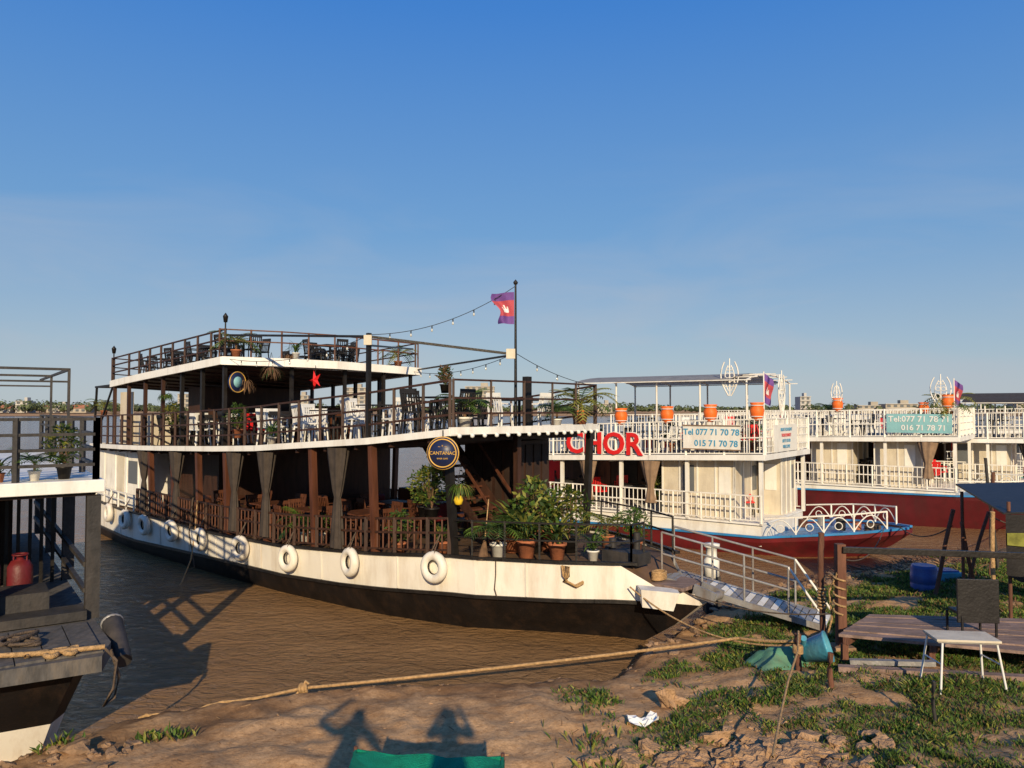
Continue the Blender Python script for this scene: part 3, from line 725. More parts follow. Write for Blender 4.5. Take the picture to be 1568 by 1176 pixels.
for k,S,w,z,s in[('palm',12.1,2.2,zTop(12,2.2),.95),('palm',10.8,-2.1,zTop(10.8,-2.1),.85),('strap2',11.2,1.0,zTop(11,1),.7),
    ('palm',20.9,2.2,zU(21)+.9,.8),('bush2',15.4,2.3,zU(15.4)+.3,.9),('bush',11.6,2.4,zU(11.6)+.2,.9),('strap2',9.9,2.45,zU(10)+.0,.8),
    ('palm2',4.3,1.55,zU(4.3),1.05),('palm',4.15,-2.0,zU(4.2),1.25),('dry',4.5,1.9,zU(4.5)+.75,.7),('palm2',3.95,-.9,zU(4.2),.8),
    ('bush2',3.3,.6,1.42,1.35),('strap',3.0,1.2,1.42,1.35),('strap',2.5,.9,1.42,1.2),('bush2',2.75,.2,1.42,1.2),('palm',2.5,-.7,1.42,1.0),('strap2',1.9,.6,1.42,.8),('bush',1.75,-.6,1.42,.9),
    ('strap',3.6,.9,1.42,1.6),('palm2',3.4,1.55,1.42,1.1),('strap',3.2,.3,1.42,1.7),('bush2',5.2,1.6,1.95,1.05),('bush2',5.9,1.2,1.9,1.0),('strap',4.6,1.85,1.4,.9),('bush',5.6,2.1,1.3,.9),('strap2',8.3,2.2,1.15,1.1),('palm2',9.0,2.1,1.12,1.0),('strap',12.3,2.2,1.05,1.0),('bush2',6.9,-1.5,1.3,1.6)]:
    plant(k,P(S,w,z),s)
def hang(loc,m,s=1):
    mb=MB(); 
    for k in range(90):
        a=random.random()*6.28; strapleaf(mb,(0,0,0),(math.cos(a),math.sin(a),random.uniform(-.2,1)),random.uniform(.25,.5),random.uniform(2,4),.012,random.choice(m),5)
    mb.lathe((0,0,-.1),[(0,0),(.1,.02),(.14,.12)],'dry',10)
    for k in range(3): mb.cyl((.12*math.cos(k*2.1),.12*math.sin(k*2.1),.02),(0,0,.45),.004,'black',n=4)
    inst(mb.mesh('hanging_plant'),'hanging_plant',loc,0,s)
hang(P(11.4,1.6,zTop(11.5,1.5)-.28),['dry','dry','leafd'],1.0); hang(P(12.0,2.0,zTop(12,2)-.6),['dry'],1); hang(P(11.5,1.0,zTop(11.5,1)+.1),['dry'],.9)
hang(P(3.9,2.05,2.75),['leaf','leaf2'],.9); hang(P(15.5,2.5,4.6),['leaf','leafd'],.8)
mb=MB(); mb.lathe((0,0,0),[(0,0),(.07,.02),(.09,.1),(.06,.17),(0,.19)],'yellow',12); inst(mb.mesh('yellow_lantern'),'yellow_lantern',P(3.85,2.15,2.42))
mb=MB(); mb.tube([P(12.9,W(12.9)+.05,1.85),P(12.9,W(13)+.1,1.1),P(12.6,W(13)+.35,.4),P(11.9,W(12)+.9,.0),P(11.4,W(12)+1.4,-.1)],.018,'rope')
mb.tube([P(13.2,W(13)+.02,1.9),P(13.2,W(13)+.12,1.0),P(12.7,W(12.8)+.2,.2),P(12.9,W(12.9)+.5,-.1)],.016,'roped'); mb.build('hanging_rope')
mb=MB(); mb.cyl(P(3.4,1.95,1.45),P(3.6,1.6,2.5),.012,'rope'); mb.lathe(P(3.38,1.98,1.42),[(.12,0),(.06,.25),(.02,.4)],'dry',10,(P(3.6,1.6,2.5)-P(3.4,1.95,1.45))); mb.build('broom')

# ================================================================== WHITE TOUR BOATS
def urn(loc,s=1):
    mb=MB(); mb.lathe((0,0,0),[(0,0),(.10,0),(.17,.12),(.2,.3),(.15,.42),(.2,.5),(.12,.5),(.1,.4)],'orange',14)
    for k in(.12,.3,.42): mb.torus((0,0,k),Z,.18,.012,'cw',14,5)
    inst(mb.mesh('orange_lantern'),'orange_lantern',loc,0,s)
def ornament(loc,xd,h=1.0,s=1,parent=None):
    mb=MB(); xd=Vector(xd).normalized(); loc=Vector(loc)
    for sg in(-1,1):
        mb.tube([loc+xd*sg*(.05+.28*math.sin(t*2.6))*s+Z*h*t for t in np.linspace(0,1,12)],.022,'white')
        mb.tube([loc+xd*sg*(.05+.14*math.sin(t*3.1))*s+Z*(h*.15+h*.75*t) for t in np.linspace(0,1,10)],.016,'white')
        for r,zz in((.09,.35),(.07,.6),(.05,.8)): mb.torus(loc+xd*sg*r*s*1.2+Z*h*zz,Z.cross(xd),r,.014,'white',14,5)
    mb.beam(loc,loc+Z*h*1.1,.025,.025,'white'); mb.build('naga_ornament',parent)
def tour_boat(tip,sf,hb,L_,zlo,zup,hullm,band,trim,rimz,seed,canopy=None,cabins=(),pname='tour_boat',railm='white',cm='shade'):
    random.seed(seed)
    f=Fr(tip,math.atan2(.6,-.8)); 
    if f.n.y>0: f.n=-f.n
    PP=f.P; e=empty(pname)
    wdt=([0,1,2,sf,L_],[.15,hb*.6,hb*.85,hb,hb*.95]); wwt=([0,1,2,sf+1,L_],[.03,hb*.35,hb*.65,hb*.92,hb*.85])
    ztt=([0,2,sf,L_],[rimz[0],rimz[1],rimz[2],rimz[3]]); zbt=([0,2,sf,L_],[z-.13 for z in rimz])
    hull(f,L_,wdt,wwt,ztt,zbt,hullm,band,'hull',e,stem=(1.6,1.2,.5,0),m_deck='bluetrim',band=True)
    mb=MB(); fs=[0.05,.6,1.2,2,2.7,sf]
    for sg in(1,-1): strip(mb,[PP(S,sg*(ip(S,*wdt)+.01),ip(S,*ztt)+.03) for S in fs+[sf+2,sf+5,L_]],.08,.06,trim)
    mb.build('gunwale',e)
    U=lambda S: ip(S,[sf,sf+9,L_],[zup[0],zup[1],zup[1]])
    def lb(mb,s0,s1,w0,w1,z0,z1,m): mb.box(PP((s0+s1)/2,(w0+w1)/2,(z0+z1)/2),(s1-s0,abs(w1-w0),z1-z0),m,f.a,Z.cross(f.a))
    mb=MB(); lb(mb,sf+.02,L_-.3,-hb+.12,hb-.12,min(rimz)-.1,zlo,'white'); lb(mb,sf-.02,L_-.3,-hb+.05,hb-.05,zlo,zlo+.05,'fascia'); mb.build('house_base',e)
    mb=MB(); st=list(np.arange(sf-.15,L_,1.2)); top=[];
    for S in st: top+=[PP(S,hb+.05,U(S)),PP(S,-hb-.05,U(S))]
    mb.add(top,[(2*i,2*i+1,2*i+3,2*i+2) for i in range(len(st)-1)],'deckw'); mb.add([p-Z*.1 for p in top],[(2*i,2*i+2,2*i+3,2*i+1) for i in range(len(st)-1)],'cream')
    for w in(hb+.05,-hb-.05): strip(mb,[PP(S,w,U(S)-.04) for S in st],.07,.16,'fascia')
    mb.beam(PP(sf-.15,hb+.08,U(sf)-.04),PP(sf-.15,-hb-.08,U(sf)-.04),.07,.165,'fascia')
    for S in np.arange(sf+.5,L_-1,1.1): mb.beam(PP(S,hb-.1,U(S)-.14),PP(S,-hb+.1,U(S)-.14),.06,.07,'cream')
    mb.build('upper_deck',e)
    mb=MB(); rp=[PP(S,hb,U(S)) for S in st]
    rail(mb,rp,1.05,railm,(1,.5),.16,1.5,.045,.022,pw=.06)
    rail(mb,[PP(S,-hb,U(S)) for S in st],1.05,railm,(1,.5),.2,1.5,.045,.022,pw=.06)
    rail(mb,[PP(sf-.12,hb,U(sf)),PP(sf-.12,-hb,U(sf))],1.05,railm,(1,.72,.5,.25),.12,1.0,.045,.02,pw=.06)
    mb.build('upper_railing',e)
    mb=MB(); lr=[PP(S,hb-.05,zlo+.05) for S in np.arange(sf,L_-.5,.9)]
    rail(mb,lr,.78,railm,(1,.55),.15,1.8,.045,.022,pw=.05)
    rail(mb,[PP(S,-hb+.05,zlo+.05) for S in np.arange(sf,L_-.5,.9)],.78,railm,(1,),.22,1.8,.045,.022,pw=.05)
    mb.build('lower_railing',e)
    mb=MB()
    for S in np.arange(sf,L_-1,2.25):
        for w in(hb-.1,-hb+.1): mb.beam(PP(S,w,zlo),PP(S,w,U(S)-.1),.1,.1,'white',up=f.a)
    mb.build('posts',e)
    mb=MB(); lb(mb,sf+4.2,L_-1,-hb+.5,-hb+1.1,zlo+.05,U(L_)-.14,'wood')
    for k in range(6): S=sf+4.4+k*1.1; lb(mb,S,S+.5,-hb+1.1,-hb+1.13,zlo+.3,zlo+1.5,random.choice(['redp','cbk','wood2','ceil']))
    mb.build('inner_bulkhead',e)
    mb=MB()
    for (s0,s1,w0,w1,mm) in cabins:
        lb(mb,s0,s1,w0,w1,zlo+.05,U(s0)-.13,mm)
        n=max(1,int((s1-s0)/.55))
        for k in range(n+1):
            S=s0+(s1-s0)*k/n; lb(mb,S-.025,S+.025,w1,w1+.025,zlo+.06,U(s0)-.14,'white')
        for k in range(n):
            S=s0+(s1-s0)*(k+.5)/n
            if k%2==0: lb(mb,S-.18,S+.18,w1+.001,w1+.02,zlo+.8,zlo+1.6,'glass' if k%4 else 'white')
        for k in range(4):
            w=w0+(w1-w0)*k/3; lb(mb,s0-.025,s0,w-.025,w+.025,zlo+.06,U(s0)-.14,'white')
        lb(mb,s0-.02,s0-.001,w0+(w1-w0)*.12,w0+(w1-w0)*.3,zlo+.8,zlo+1.55,'glass')
    mb.build('cabins',e)
    mb=MB()
    for sg in(1,-1):
        pts=[PP(S,sg*(ip(S,*wdt)-.06),ip(S,*ztt)+.04) for S in(.5,1.2,1.9,2.6,sf-.1)]
        strip(mb,[p+Z*.5 for p in pts],.04,.04,'white')
        for p,q in zip(pts[:-1],pts[1:]):
            mb.beam(p,p+Z*.5,.04,.04,'white'); mb.tube([p.lerp(q,t)+Z*(.04+.4*math.sin(t*math.pi)) for t in np.linspace(0,1,9)],.018,'white')
            mb.torus(p.lerp(q,.5)+Z*.2,Z.cross(q-p),.1,.014,'white',14,5)
    mb.build('foredeck_railing',e)
    mb=MB()
    for k in range(5): mb.cyl(PP(1.4+.35*k,.5*math.sin(k*2),rimz[1]+.02),PP(1.4+.35*k,.5*math.sin(k*2),rimz[1]+.25+.1*(k%2)),.1+.03*(k%3),['terra','cbk','blue','grey','wood2'][k],n=10)
    mb.tube([PP(1+.2*math.cos(t),.2*math.sin(t),rimz[1]+.03+.006*t) for t in np.linspace(0,25,70)],.025,'roped'); mb.build('foredeck_gear',e)
    for k in range(int((L_-sf)/1.3)):
        S=sf+.9+k*1.3
        for w in(-.9,.7):
            c=PP(S,w,zlo+.05); 
            if k%2: inst(TB['b'],'table',c,0)
            else: inst(CH['r' if (k//2)%2==0 else 'b'],'chair',c,random.random()*6)
            c=PP(S,w,U(S)); 
            if k%2: inst(TB['b'],'table',c,0)
            else: inst(CH[random.choice('bwbr')],'chair',c,random.random()*6)
    if canopy:
        s0,s1,zc=canopy; mb=MB()
        for S in np.linspace(s0,s1,5):
            for w in(hb-.1,-hb+.1): mb.cyl(PP(S,w,U(S)),PP(S,w,zc),.03,'white',n=8)
            mb.tube([PP(S,w,zc+.22*(1-(w/hb)**2)) for w in np.linspace(hb,-hb,9)],.025,'white')
        ws=np.linspace(hb+.1,-hb-.1,9)
        for w in ws: mb.beam(PP(s0-.2,w,zc+.22*(1-(w/hb)**2)+.03),PP(s1+.2,w,zc+.22*(1-(w/hb)**2)+.03),.03,.03,'white')
        mb.build('canopy_frame',e)
        mb=MB(); vs=[]
        for w in ws: vs+=[PP(s0+.4,w,zc+.22*(1-(w/hb)**2)+.055),PP(s1+.1,w,zc+.22*(1-(w/hb)**2)+.055)]
        mb.add(vs,[(2*i,2*i+1,2*i+3,2*i+2) for i in range(8)],cm); mb.build('canopy_cloth',e)
    return f,e,U
fA,eA,UA=tour_boat((11.1,21.5),3.5,2.1,14,.9,(2.88,2.55),'red','red','bluetrim',(.9,.72,.55,.4),3,canopy=(3.9,9.6,5.05),
    cabins=((4.4,6.7,-.4,1.7,'cream'),(3.62,4.3,-1.5,-.2,'cream')))
fB,eB,UB=tour_boat((19.56,26.58),3.5,2.1,14,1.3,(3.2,3.0),'maroon','maroon','bluetrim',(1.3,1.2,1.15,1.0),4,canopy=None,cabins=((4.6,6.2,-.6,1.6,'cream'),(7.0,8.5,-1,1.5,'cream')))
fC,eC,UC=tour_boat((24.6,28.6),3.5,2.2,20,1.2,(3.05,2.9),'maroon','white','bluetrim',(1.15,1.0,1.0,1.0),5,canopy=(3.8,6.5,4.45),cabins=((5,7,-.6,1.6,'cream'),),cm='curt')
fD,eD,UD=tour_boat((32,33.0),3.5,2.3,24,1.3,(3.3,3.1),'maroon','white','teal',(1.3,1.1,1.0,1.0),6,canopy=(4,12,4.75),cabins=((5,9,-.6,1.6,'white'),),cm='curt')
fE,eE,UE=tour_boat((16.5,31.5),3.5,2.2,14,1.2,(3.0,2.9),'red','white','teal',(1.2,1.1,1.0,1.0),7,canopy=None,cabins=((8,10,-.6,1.6,'cream'),))
bowA=-fA.a
mb=MB()
for f,U,S,m_ in((fA,UA,9.2,'curt2'),(fA,UA,6.95,'curt2'),(fB,UB,4.35,'curt2'),(fC,UC,4.4,'curt')): curtain(mb,f.P(S,2.05,U(S)-.14),1.3,.6,f.a,m_,.6)
mb.build('tied_curtains')
e=empty('boat_name_sign')
text('letters_edge','CHOR',.98,fA.P(8.55,2.17,3.08),bowA,Z,'cw',e,.02,.04); text('letters','CHOR',.98,fA.P(8.55,2.24,3.08),bowA,Z,'redp',e,.02,.018)
e=empty('phone_number_sign'); mb=MB(); mb.box(fA.P(4.9,2.2,3.38),(1.75,.04,.72),'white',fA.a); mb.beam(fA.P(4.0,2.235,3.03),fA.P(5.8,2.235,3.03),.03,.03,'curt2');mb.beam(fA.P(4.0,2.235,3.73),fA.P(5.8,2.235,3.73),.03,.03,'curt2'); mb.build('board',e)
text('line_1','Tel 077 71 70 78',.25,fA.P(4.9,2.23,3.53),bowA,Z,'bluetext',e,.004,.004); text('line_2','015 71 70 78',.25,fA.P(4.75,2.23,3.2),bowA,Z,'bluetext',e,.004,.004)
e=empty('small_notice_sign')
mb=MB(); mb.box(fA.P(3.33,.3,3.35),(2.2,.03,.8),'white',fA.n); mb.build('board',e)
for k,t in enumerate(['BOAT FOR RENT','TOUR SUNSET','077 71 70 78','WELCOME']): text('line',t,.14,fA.P(3.30,.3,3.6-.17*k),-fA.n,Z,'bluetext' if k!=1 else 'redp',e,.003)
e=empty('phone_number_sign'); mb=MB(); mb.box(fB.P(4.6,2.2,3.7),(2.1,.04,.68),'teal',fB.a); mb.build('board',e)
text('line_1','Tel:077 71 78 71',.29,fB.P(4.6,2.23,3.85),bowA,Z,'cw',e,.004,.005); text('line_2','016 71 78 71',.27,fB.P(4.45,2.23,3.54),bowA,Z,'cw',e,.004,.005)
mb=MB(); c=fA.P(11.8,2.2,3.0); mb.lathe(c,[(0,0),(.42,0),(.42,.03),(0,.03)],'cw',30,fA.n); mb.torus(c+fA.n*.04,fA.n,.36,.03,'bluetrim',30,6); mb.add([c+fA.n*.05+bowA*.2-Z*.15,c+fA.n*.05-bowA*.2-Z*.15,c+fA.n*.05+Z*.2],[(0,1,2)],'bluetrim'); mb.build('logo_sign')
for f,U,Ss in((fA,UA,(3.6,5.0,6.4,8.0,9.6)),(fB,UB,(3.7,7.4)),(fC,UC,(4,8))):
    for S in Ss: urn(f.P(S,2.0,U(S)+1.0),1.05)
ornament(fA.P(3.4,.4,3.95),fA.n,1.3,.9); ornament(fA.P(4.4,2.0,4.6),fA.a,1.0,.8); ornament(fB.P(7.4,2.1,4.3),fB.a,.9,.6); ornament(fB.P(3.9,2.1,4.3),fB.a,1.05,1.0)
for q in(fA.P(3.5,1.7,0),fB.P(3.5,2,0)):
    mb=MB(); mb.cyl((q.x,q.y,3.8),(q.x,q.y,5.3),.02,'white'); mb.build('flag_staff'); flag('flag',(q.x+.02,q.y,5.25),(.4,-.3,0),.25,.85,None,.8)
plant('palm',fB.P(3.8,1.4,UB(4)+.6),1.4); plant('palm2',fB.P(7.8,1.6,UB(8)+.6),1.1); plant('palm',fC.P(8,1.6,UC(8)+.6),1.1)
for S in(5,8,11): plant('bush',fA.P(S,-1.6,UA(S)),1.1)
plant('bush2',fA.P(6.9,1.2,.95),1.1)
mb=MB(); mb.tube(sag(fA.P(.3,.1,.95),(8.7,15.3,1.9),.25,18),.014,'roped'); mb.tube(sag(fB.P(.3,.1,1.35),(9.9,16.0,2.0),.6,18),.014,'roped'); mb.tube(sag(fA.P(.6,.4,.95),(4.87,11.5,2.0),.35,22),.012,'roped'); mb.build('tour_boat_mooring_lines')

# ================================================================== DARK BOAT AT LEFT
e=empty('dark_timber_boat'); f=Fr((-5.65,10.5),math.atan2(.81,-.58)); 
if f.n.y>0: f.n=-f.n
Q=f.P
def lbq(mb,s0,s1,w0,w1,z0,z1,m): mb.box(Q((s0+s1)/2,(w0+w1)/2,(z0+z1)/2),(s1-s0,abs(w1-w0),z1-z0),m,f.a,Z.cross(f.a))
mb=MB()
lbq(mb,-.05,9,-.1,3.8,3.08,3.25,'fascia'); lbq(mb,.05,8.9,.0,3.7,3.03,3.075,'ceil')
mb.build('upper_deck',e,.01)
mb=MB()
bow=[(-1.85,.15),(-1.75,1.5),(-1.5,3.6),(9,3.6),(9,.1),(-.3,.0),(-1.3,-.02)]
mb.prism([Q(s,w,1.2) for s,w in bow],[Q(s,w,1.38) for s,w in bow],'worn')
bl=[(-1.5,.35),(-1.4,1.6),(-1.2,3.5),(9,3.5),(9,.25),(-.3,.2),(-1.1,.15)]; bl2=[(-.6,.8),(-.5,1.6),(-.4,3.2),(9,3.3),(9,.5),(0,.6),(-.4,.65)]
mid=[((a[0]+b_[0])/2,(a[1]+b_[1])/2) for a,b_ in zip(bl,bl2)]
mb.prism([Q(s,w,-.5) for s,w in bl2],[Q(s,w,.45) for s,w in mid],'hullw')
mb.prism([Q(s,w,.45) for s,w in mid],[Q(s,w,1.2) for s,w in bl],'hullb')
for k in range(12): lbq(mb,-1.7,-.2,.12+k*.29,.395+k*.29,1.38,1.40+.004*(k%3),'worn')
mb.build('hull',e)
mb=MB()
for s,w in((.1,.02),(.1,1.25),(3,.02),(6,.02),(8.8,.02),(3,3.6),(.1,3.6),(6,3.6)): mb.beam(Q(s,w,1.38),Q(s,w,3.03),.17,.17,'dark',up=f.a)
for w in np.arange(.25,1.6,.16): mb.beam(Q(2.9,w,1.38),Q(2.9,w,3.0),.05,.05,'black',up=f.a)
for z in(1.75,2.1): mb.beam(Q(.1,.1,z),Q(8.8,.1,z),.06,.06,'dark')
lbq(mb,3.1,8,.8,3.2,1.4,2.98,'ceil'); lbq(mb,.3,1.0,.5,1.1,1.4,1.75,'dark'); lbq(mb,-.1,.35,.1,1.8,1.4,1.52,'dark')
mb.build('posts_and_slats',e)
mb=MB()
rail(mb,[Q(.05,.0,3.25),Q(.05,3.7,3.25)],.82,'dark',(1,.75,.5,.25),0,.9,.05,pw=.065)
rail(mb,[Q(.05,0,3.25),Q(8.9,0,3.25)],.82,'dark',(1,.75,.5,.25),0,1.6,.05,pw=.065)
for s in(2.5,5.5): 
    mb.beam(Q(s,.1,3.22),Q(s,.1,4.85),.04,.04,'dark',up=f.a); mb.beam(Q(s,3.6,3.22),Q(s,3.6,4.85),.04,.04,'dark',up=f.a); mb.beam(Q(s,.1,4.85),Q(s,3.6,4.85),.04,.04,'dark'); mb.beam(Q(s,.1,4.65),Q(s,3.6,4.65),.03,.03,'dark')
mb.beam(Q(2.5,.1,4.85),Q(8,.1,4.85),.04,.04,'dark')
mb.build('upper_railing',e)
mb=MB(); mb.cyl(Q(-1.3,-.16,1.12),Q(-.6,-.13,1.45),.10,'dark',.13,14); mb.torus(Q(-.62,-.13,1.44),Q(-.6,-.13,1.45)-Q(-1.3,-.16,1.12),.115,.025,'grey',16,6); mb.build('metal_fender')
mb=MB()
mb.tube([Q(-1.6+.12*math.cos(t),.35+.1*math.sin(t)+.03*t,1.43) for t in np.linspace(0,14,50)],.03,'rope',6)
mb.tube([Q(-1.7,.1,1.42),Q(-1.85,.0,1.3),Q(-1.88,.03,1.0),Q(-1.82,.12,.8),Q(-1.75,.0,.85),Q(-1.8,-.04,1.1),Q(-1.8,.05,1.42)],.018,'roped'); mb.tube([Q(-1.7,.1,1.44),Q(-1.6,.7,1.45),Q(-1.3,1.3,1.44)],.03,'rope')
mb.tube([Q(-.9+.25*math.cos(t),.9+.2*math.sin(t*1.3),1.43+.004*t) for t in np.linspace(0,18,60)],.02,'roped',6)
mb.build('coiled_rope')
plant('bush2',Q(.35,.35,3.25),.7); plant('palm2',Q(.3,.7,3.25),.55); plant('strap',Q(.25,1.1,3.25),.5)
for s,w in((1.9,.75),(2.1,1.15)):
    mb=MB(); mb.lathe((0,0,0),[(0,0),(.15,0),(.17,.05),(.17,.45),(.12,.54),(.05,.56),(.05,.62),(0,.62)],'red',16); mb.torus((0,0,.63),Z,.1,.015,'red',14,6); mb.cyl((.1,0,.5),(.1,0,.63),.012,'red'); mb.cyl((-.1,0,.5),(-.1,0,.63),.012,'red')
    inst(mb.mesh('gas_cylinder'),'gas_cylinder',Q(s,w,1.4))

# ================================================================== SHORE OBJECTS
mb=MB()
kp=[V(-5.0,10.45,.05),V(-2.93,10.85,.32),V(3.35,11.5,.82),V(3.95,10.75,1.0)]
pts=[]
for p,q,s in((kp[0],kp[1],.02),(kp[1],kp[2],.03),(kp[2],kp[3],.02)): pts+=sag(p,q,s,24)[:-1]
for i,p in enumerate(pts): p.z=max(p.z,G(p.x,p.y)+.03)
mb.tube(pts+[kp[3]],.022,'rope',8)
c=kp[1]; c.z=max(c.z,G(c.x,c.y)+.05)
for k in range(3): mb.torus(c+V(.0+.03*k,0,.0),V(1,.3*k-.3,.2),.055,.024,'rope',12,6)
mb.tube([c,c+V(-.08,-.05,-.1),c+V(-.1,-.08,-.2)],.02,'rope'); mb.tube([c,c+V(.06,0,.1),c+V(.1,.0,.06)],.02,'rope')
mb.build('mooring_rope')
mb=MB(); mb.tube(sag(P(.9,.9,1.15),(3.95,10.75,.95),.3,20),.014,'rope'); mb.build('bow_line')
mb=MB(); mb.tube(sag(P(1.2,.2,1.3),(4.75,11.6,1.15),.25,20),.012,'roped'); mb.build('bow_line')
def stake(x,y,h,r,tx=0,ty=0,m_='post',name='mooring_stake',wrap=None):
    z=G(x,y); mb=MB(); mb.tube([(x+tx*t*h+.012*math.sin(t*7),y+ty*t*h,z-.15+(h+.15)*t) for t in np.linspace(0,1,7)],r,m_,9)
    mb.cyl((x+tx*h,y+ty*h,z+h-.01),(x+tx*h,y+ty*h,z+h+.005),r,m_)
    if wrap:
        for k in range(7): t=wrap+k*.028; mb.torus((x+tx*t*h,y+ty*t*h,z+t*h),V(tx+.1*random.random(),ty,1),r+.012,.017,'rope',14,6)
    mb.build(name)
stake(3.95,10.75,.5,.045,wrap=.5); stake(4.05,9.9,.45,.035)
stake(4.6,8.5,.45,.02,m_='dark'); stake(4.75,11.9,1.75,.045,0,0,'post','wooden_pole',.35)
mb=MB(); z=G(4.87,11.5); mb.box((4.87,11.5,z+.75),(.13,.13,1.75),'post'); mb.box((4.87,11.48,z+.05),(.3,.3,.18),'stone')
mb.beam((4.87,11.42,z+1.55),(9.5,11.1,z+1.45),.07,.09,'black'); mb.box((7.9,11.35,z+.75),(.1,.1,1.5),'post'); mb.build('timber_fence',None,.008)
mb=MB(); mb.tube([(4.85+.08*math.cos(t),11.5+.09*math.sin(t),z+1.2-.02*t) for t in np.linspace(0,30,90)],.016,'rope')
mb.tube([(4.8,11.45,z+1.2),(4.74,11.6,z+.9),(4.78,11.6,z+.5),(4.74,11.7,z+.2)],.016,'rope'); mb.build('rope_coil')
mb=MB(); mb.tube([(3.98,10.8,1.12),(3.75,10.2,1.04),(3.3,9.3,.97),(2.9,8.4,.95),(2.4,7.2,1.0)],.014,'rope'); mb.build('bamboo_stick')
stake(8.3,15.3,1.7,.04,.25,0,'post','leaning_pole'); stake(8.9,14.8,1.5,.035,-.2,0,'post','leaning_pole'); stake(9.3,16,1.6,.035,.35,0,'post','leaning_pole')
stake(7.7,12.4,1.9,.035,0,0,'rope','wooden_pole'); stake(10.6,17.2,2.3,.04,.05,0,'post','wooden_pole'); stake(11.3,18,2.6,.035,-.1,0,'dark','wooden_pole')
mb=MB(); p0=V(2.75,14.35,1.22);p1=V(5.3,13.0,.66); d=(p1-p0); dn=d.normalized(); sd=Z.cross(dn).normalized()
n=26
for k in range(n):
    c=p0.lerp(p1,(k+.5)/n); mb.box(c,(d.length/n*.86,.72,.03),random.choice(['grey','grey','white']),dn,sd)
for sg in(-1,1):
    mb.beam(p0+sd*sg*.39-Z*.03,p1+sd*sg*.39-Z*.03,.05,.1,'grey')
    for t in(.05,.3,.55,.8): c=p0.lerp(p1,t)+sd*sg*.39; mb.cyl(c,c+Z*.8,.02,'grey')
    a=p0.lerp(p1,.05)+sd*sg*.39; b2=p0.lerp(p1,.8)+sd*sg*.39
    for h in(.8,.42): mb.cyl(a+Z*h,b2+Z*h,.02,'grey')
    mb.cyl(b2+Z*.8,p1+sd*sg*.39+Z*.1,.02,'white')
mb.build('gangway')
mb=MB(); 
nL=V(4.6,10.95,0);nR=V(9.0,9.3,0);fL=V(5.5,11.95,0);fR=V(10.4,11.4,0); zp=1.05
for k in range(7):
    t0=k/7+.006;t1=(k+1)/7-.006; a=nL.lerp(fL,t0);b_=nR.lerp(fR,t0);c=nR.lerp(fR,t1);d_=nL.lerp(fL,t1)
    h=zp+random.uniform(-.012,.012)
    mb.prism([V(p.x,p.y,h-.04) for p in(a,b_,c,d_)],[V(p.x,p.y,h) for p in(a,b_,c,d_)],'plank')
for t in(.02,.25,.5,.75): a=nL.lerp(nR,t);b_=fL.lerp(fR,t); mb.beam(V(a.x,a.y,zp-.1),V(b_.x,b_.y,zp-.1),.08,.1,'post'); mb.beam(V(a.x,a.y+.05,.3),V(a.x,a.y+.05,zp-.15),.08,.08,'post')
mb.build('plank_platform')
mb=MB(); mb.beam((4.4,10.5,G(4.4,10.5)+.06),(7.0,9.6,G(7,9.6)+.06),.13,.07,'plank'); mb.beam((4.6,10.6,G(4.6,10.6)+.1),(5.6,10.3,G(5.6,10.3)+.09),.1,.06,'grey'); mb.build('timber_planks')
mb=MB(); x,y=5.55,9.6; z=G(x,y)
mb.box((x,y,z+.58),(.74,.42,.028),'cream',(1,-.12,0)); mb.box((x,y,z+.553),(.70,.38,.02),'grey',(1,-.12,0))
for sx_ in(-1,1):
    for sy in(-1,1): mb.cyl((x+sx_*.33,y+sy*.17,z+.55),(x+sx_*.4,y+sy*.24,G(x+sx_*.4,y+sy*.24)-.02),.014,'cw')
    mb.cyl((x+sx_*.355,y-.19,z+.3),(x+sx_*.355,y+.19,z+.3),.01,'cw')
mb.build('folding_table',None,.006)
mb=MB(); mb.box((6.45,10.75,zp+.5),(.55,.04,.6),'cbk',(1,-.1,0)); mb.box((6.5,10.95,zp+.3),(.5,.4,.04),'cbk',(1,-.1,0))
for dx in(-.22,.25):
    for dy in(-.02,.35): mb.beam((6.45+dx,10.77+dy,zp),(6.45+dx,10.77+dy,zp+.29),.03,.03,'cbk')
mb.build('black_folding_chair',None,.008)
mb=MB(); z=G(8.5,16)
mb.lathe((8.5,16,z),[(0,0),(.23,0),(.25,.05),(.26,.18),(.245,.2),(.26,.22),(.26,.38),(.245,.4),(.25,.5),(.23,.56),(.2,.56),(0,.55)],'blue',20); mb.build('blue_barrel')
mb=MB(); z=G(9.2,17); mb.box((9.3,17,z+.12),(.9,.5,.25),'lblue'); mb.box((9.3,17,z+.26),(.8,.4,.03),'blue'); mb.build('blue_crate',None,.03)
mb=MB(); z=G(4.3,10.95); ax=V(.75,-.35,.3)
mb.lathe((4.12,11.0,z+.17),[(0,-.02),(.14,0),(.2,.32),(.215,.33),(.215,.36),(.19,.35),(.13,.03),(0,.03)],'lblue',20,ax)
mb.cyl(V(4.12,11.0,z+.2),V(4.05,10.8,z+.42),.03,'lblue',.045); mb.build('blue_watering_bucket')
mb=MB(); vs=[];n=28; K=11; GT=mat('green_tarp',(.10,.26,.16),.7,.3,5,dirt=(.2,.2,.12),damt=.6)
for i in range(K):
    for k in range(n):
        a=k/n*6.283; t=i/(K-1); r=.44*t*(1+.12*math.sin(3*a+1)+.05*math.sin(8*a)); x=3.85+r*1.2*math.cos(a);y=11.2+r*.9*math.sin(a)
        vs.append((x,y,G(x,y)+.01+.24*(1-t**1.6)*(1+.5*noise.noise(V(x*4,y*4,0)))+.035*noise.noise(V(x*11,y*11,2))+.02*math.sin(9*a)*t))
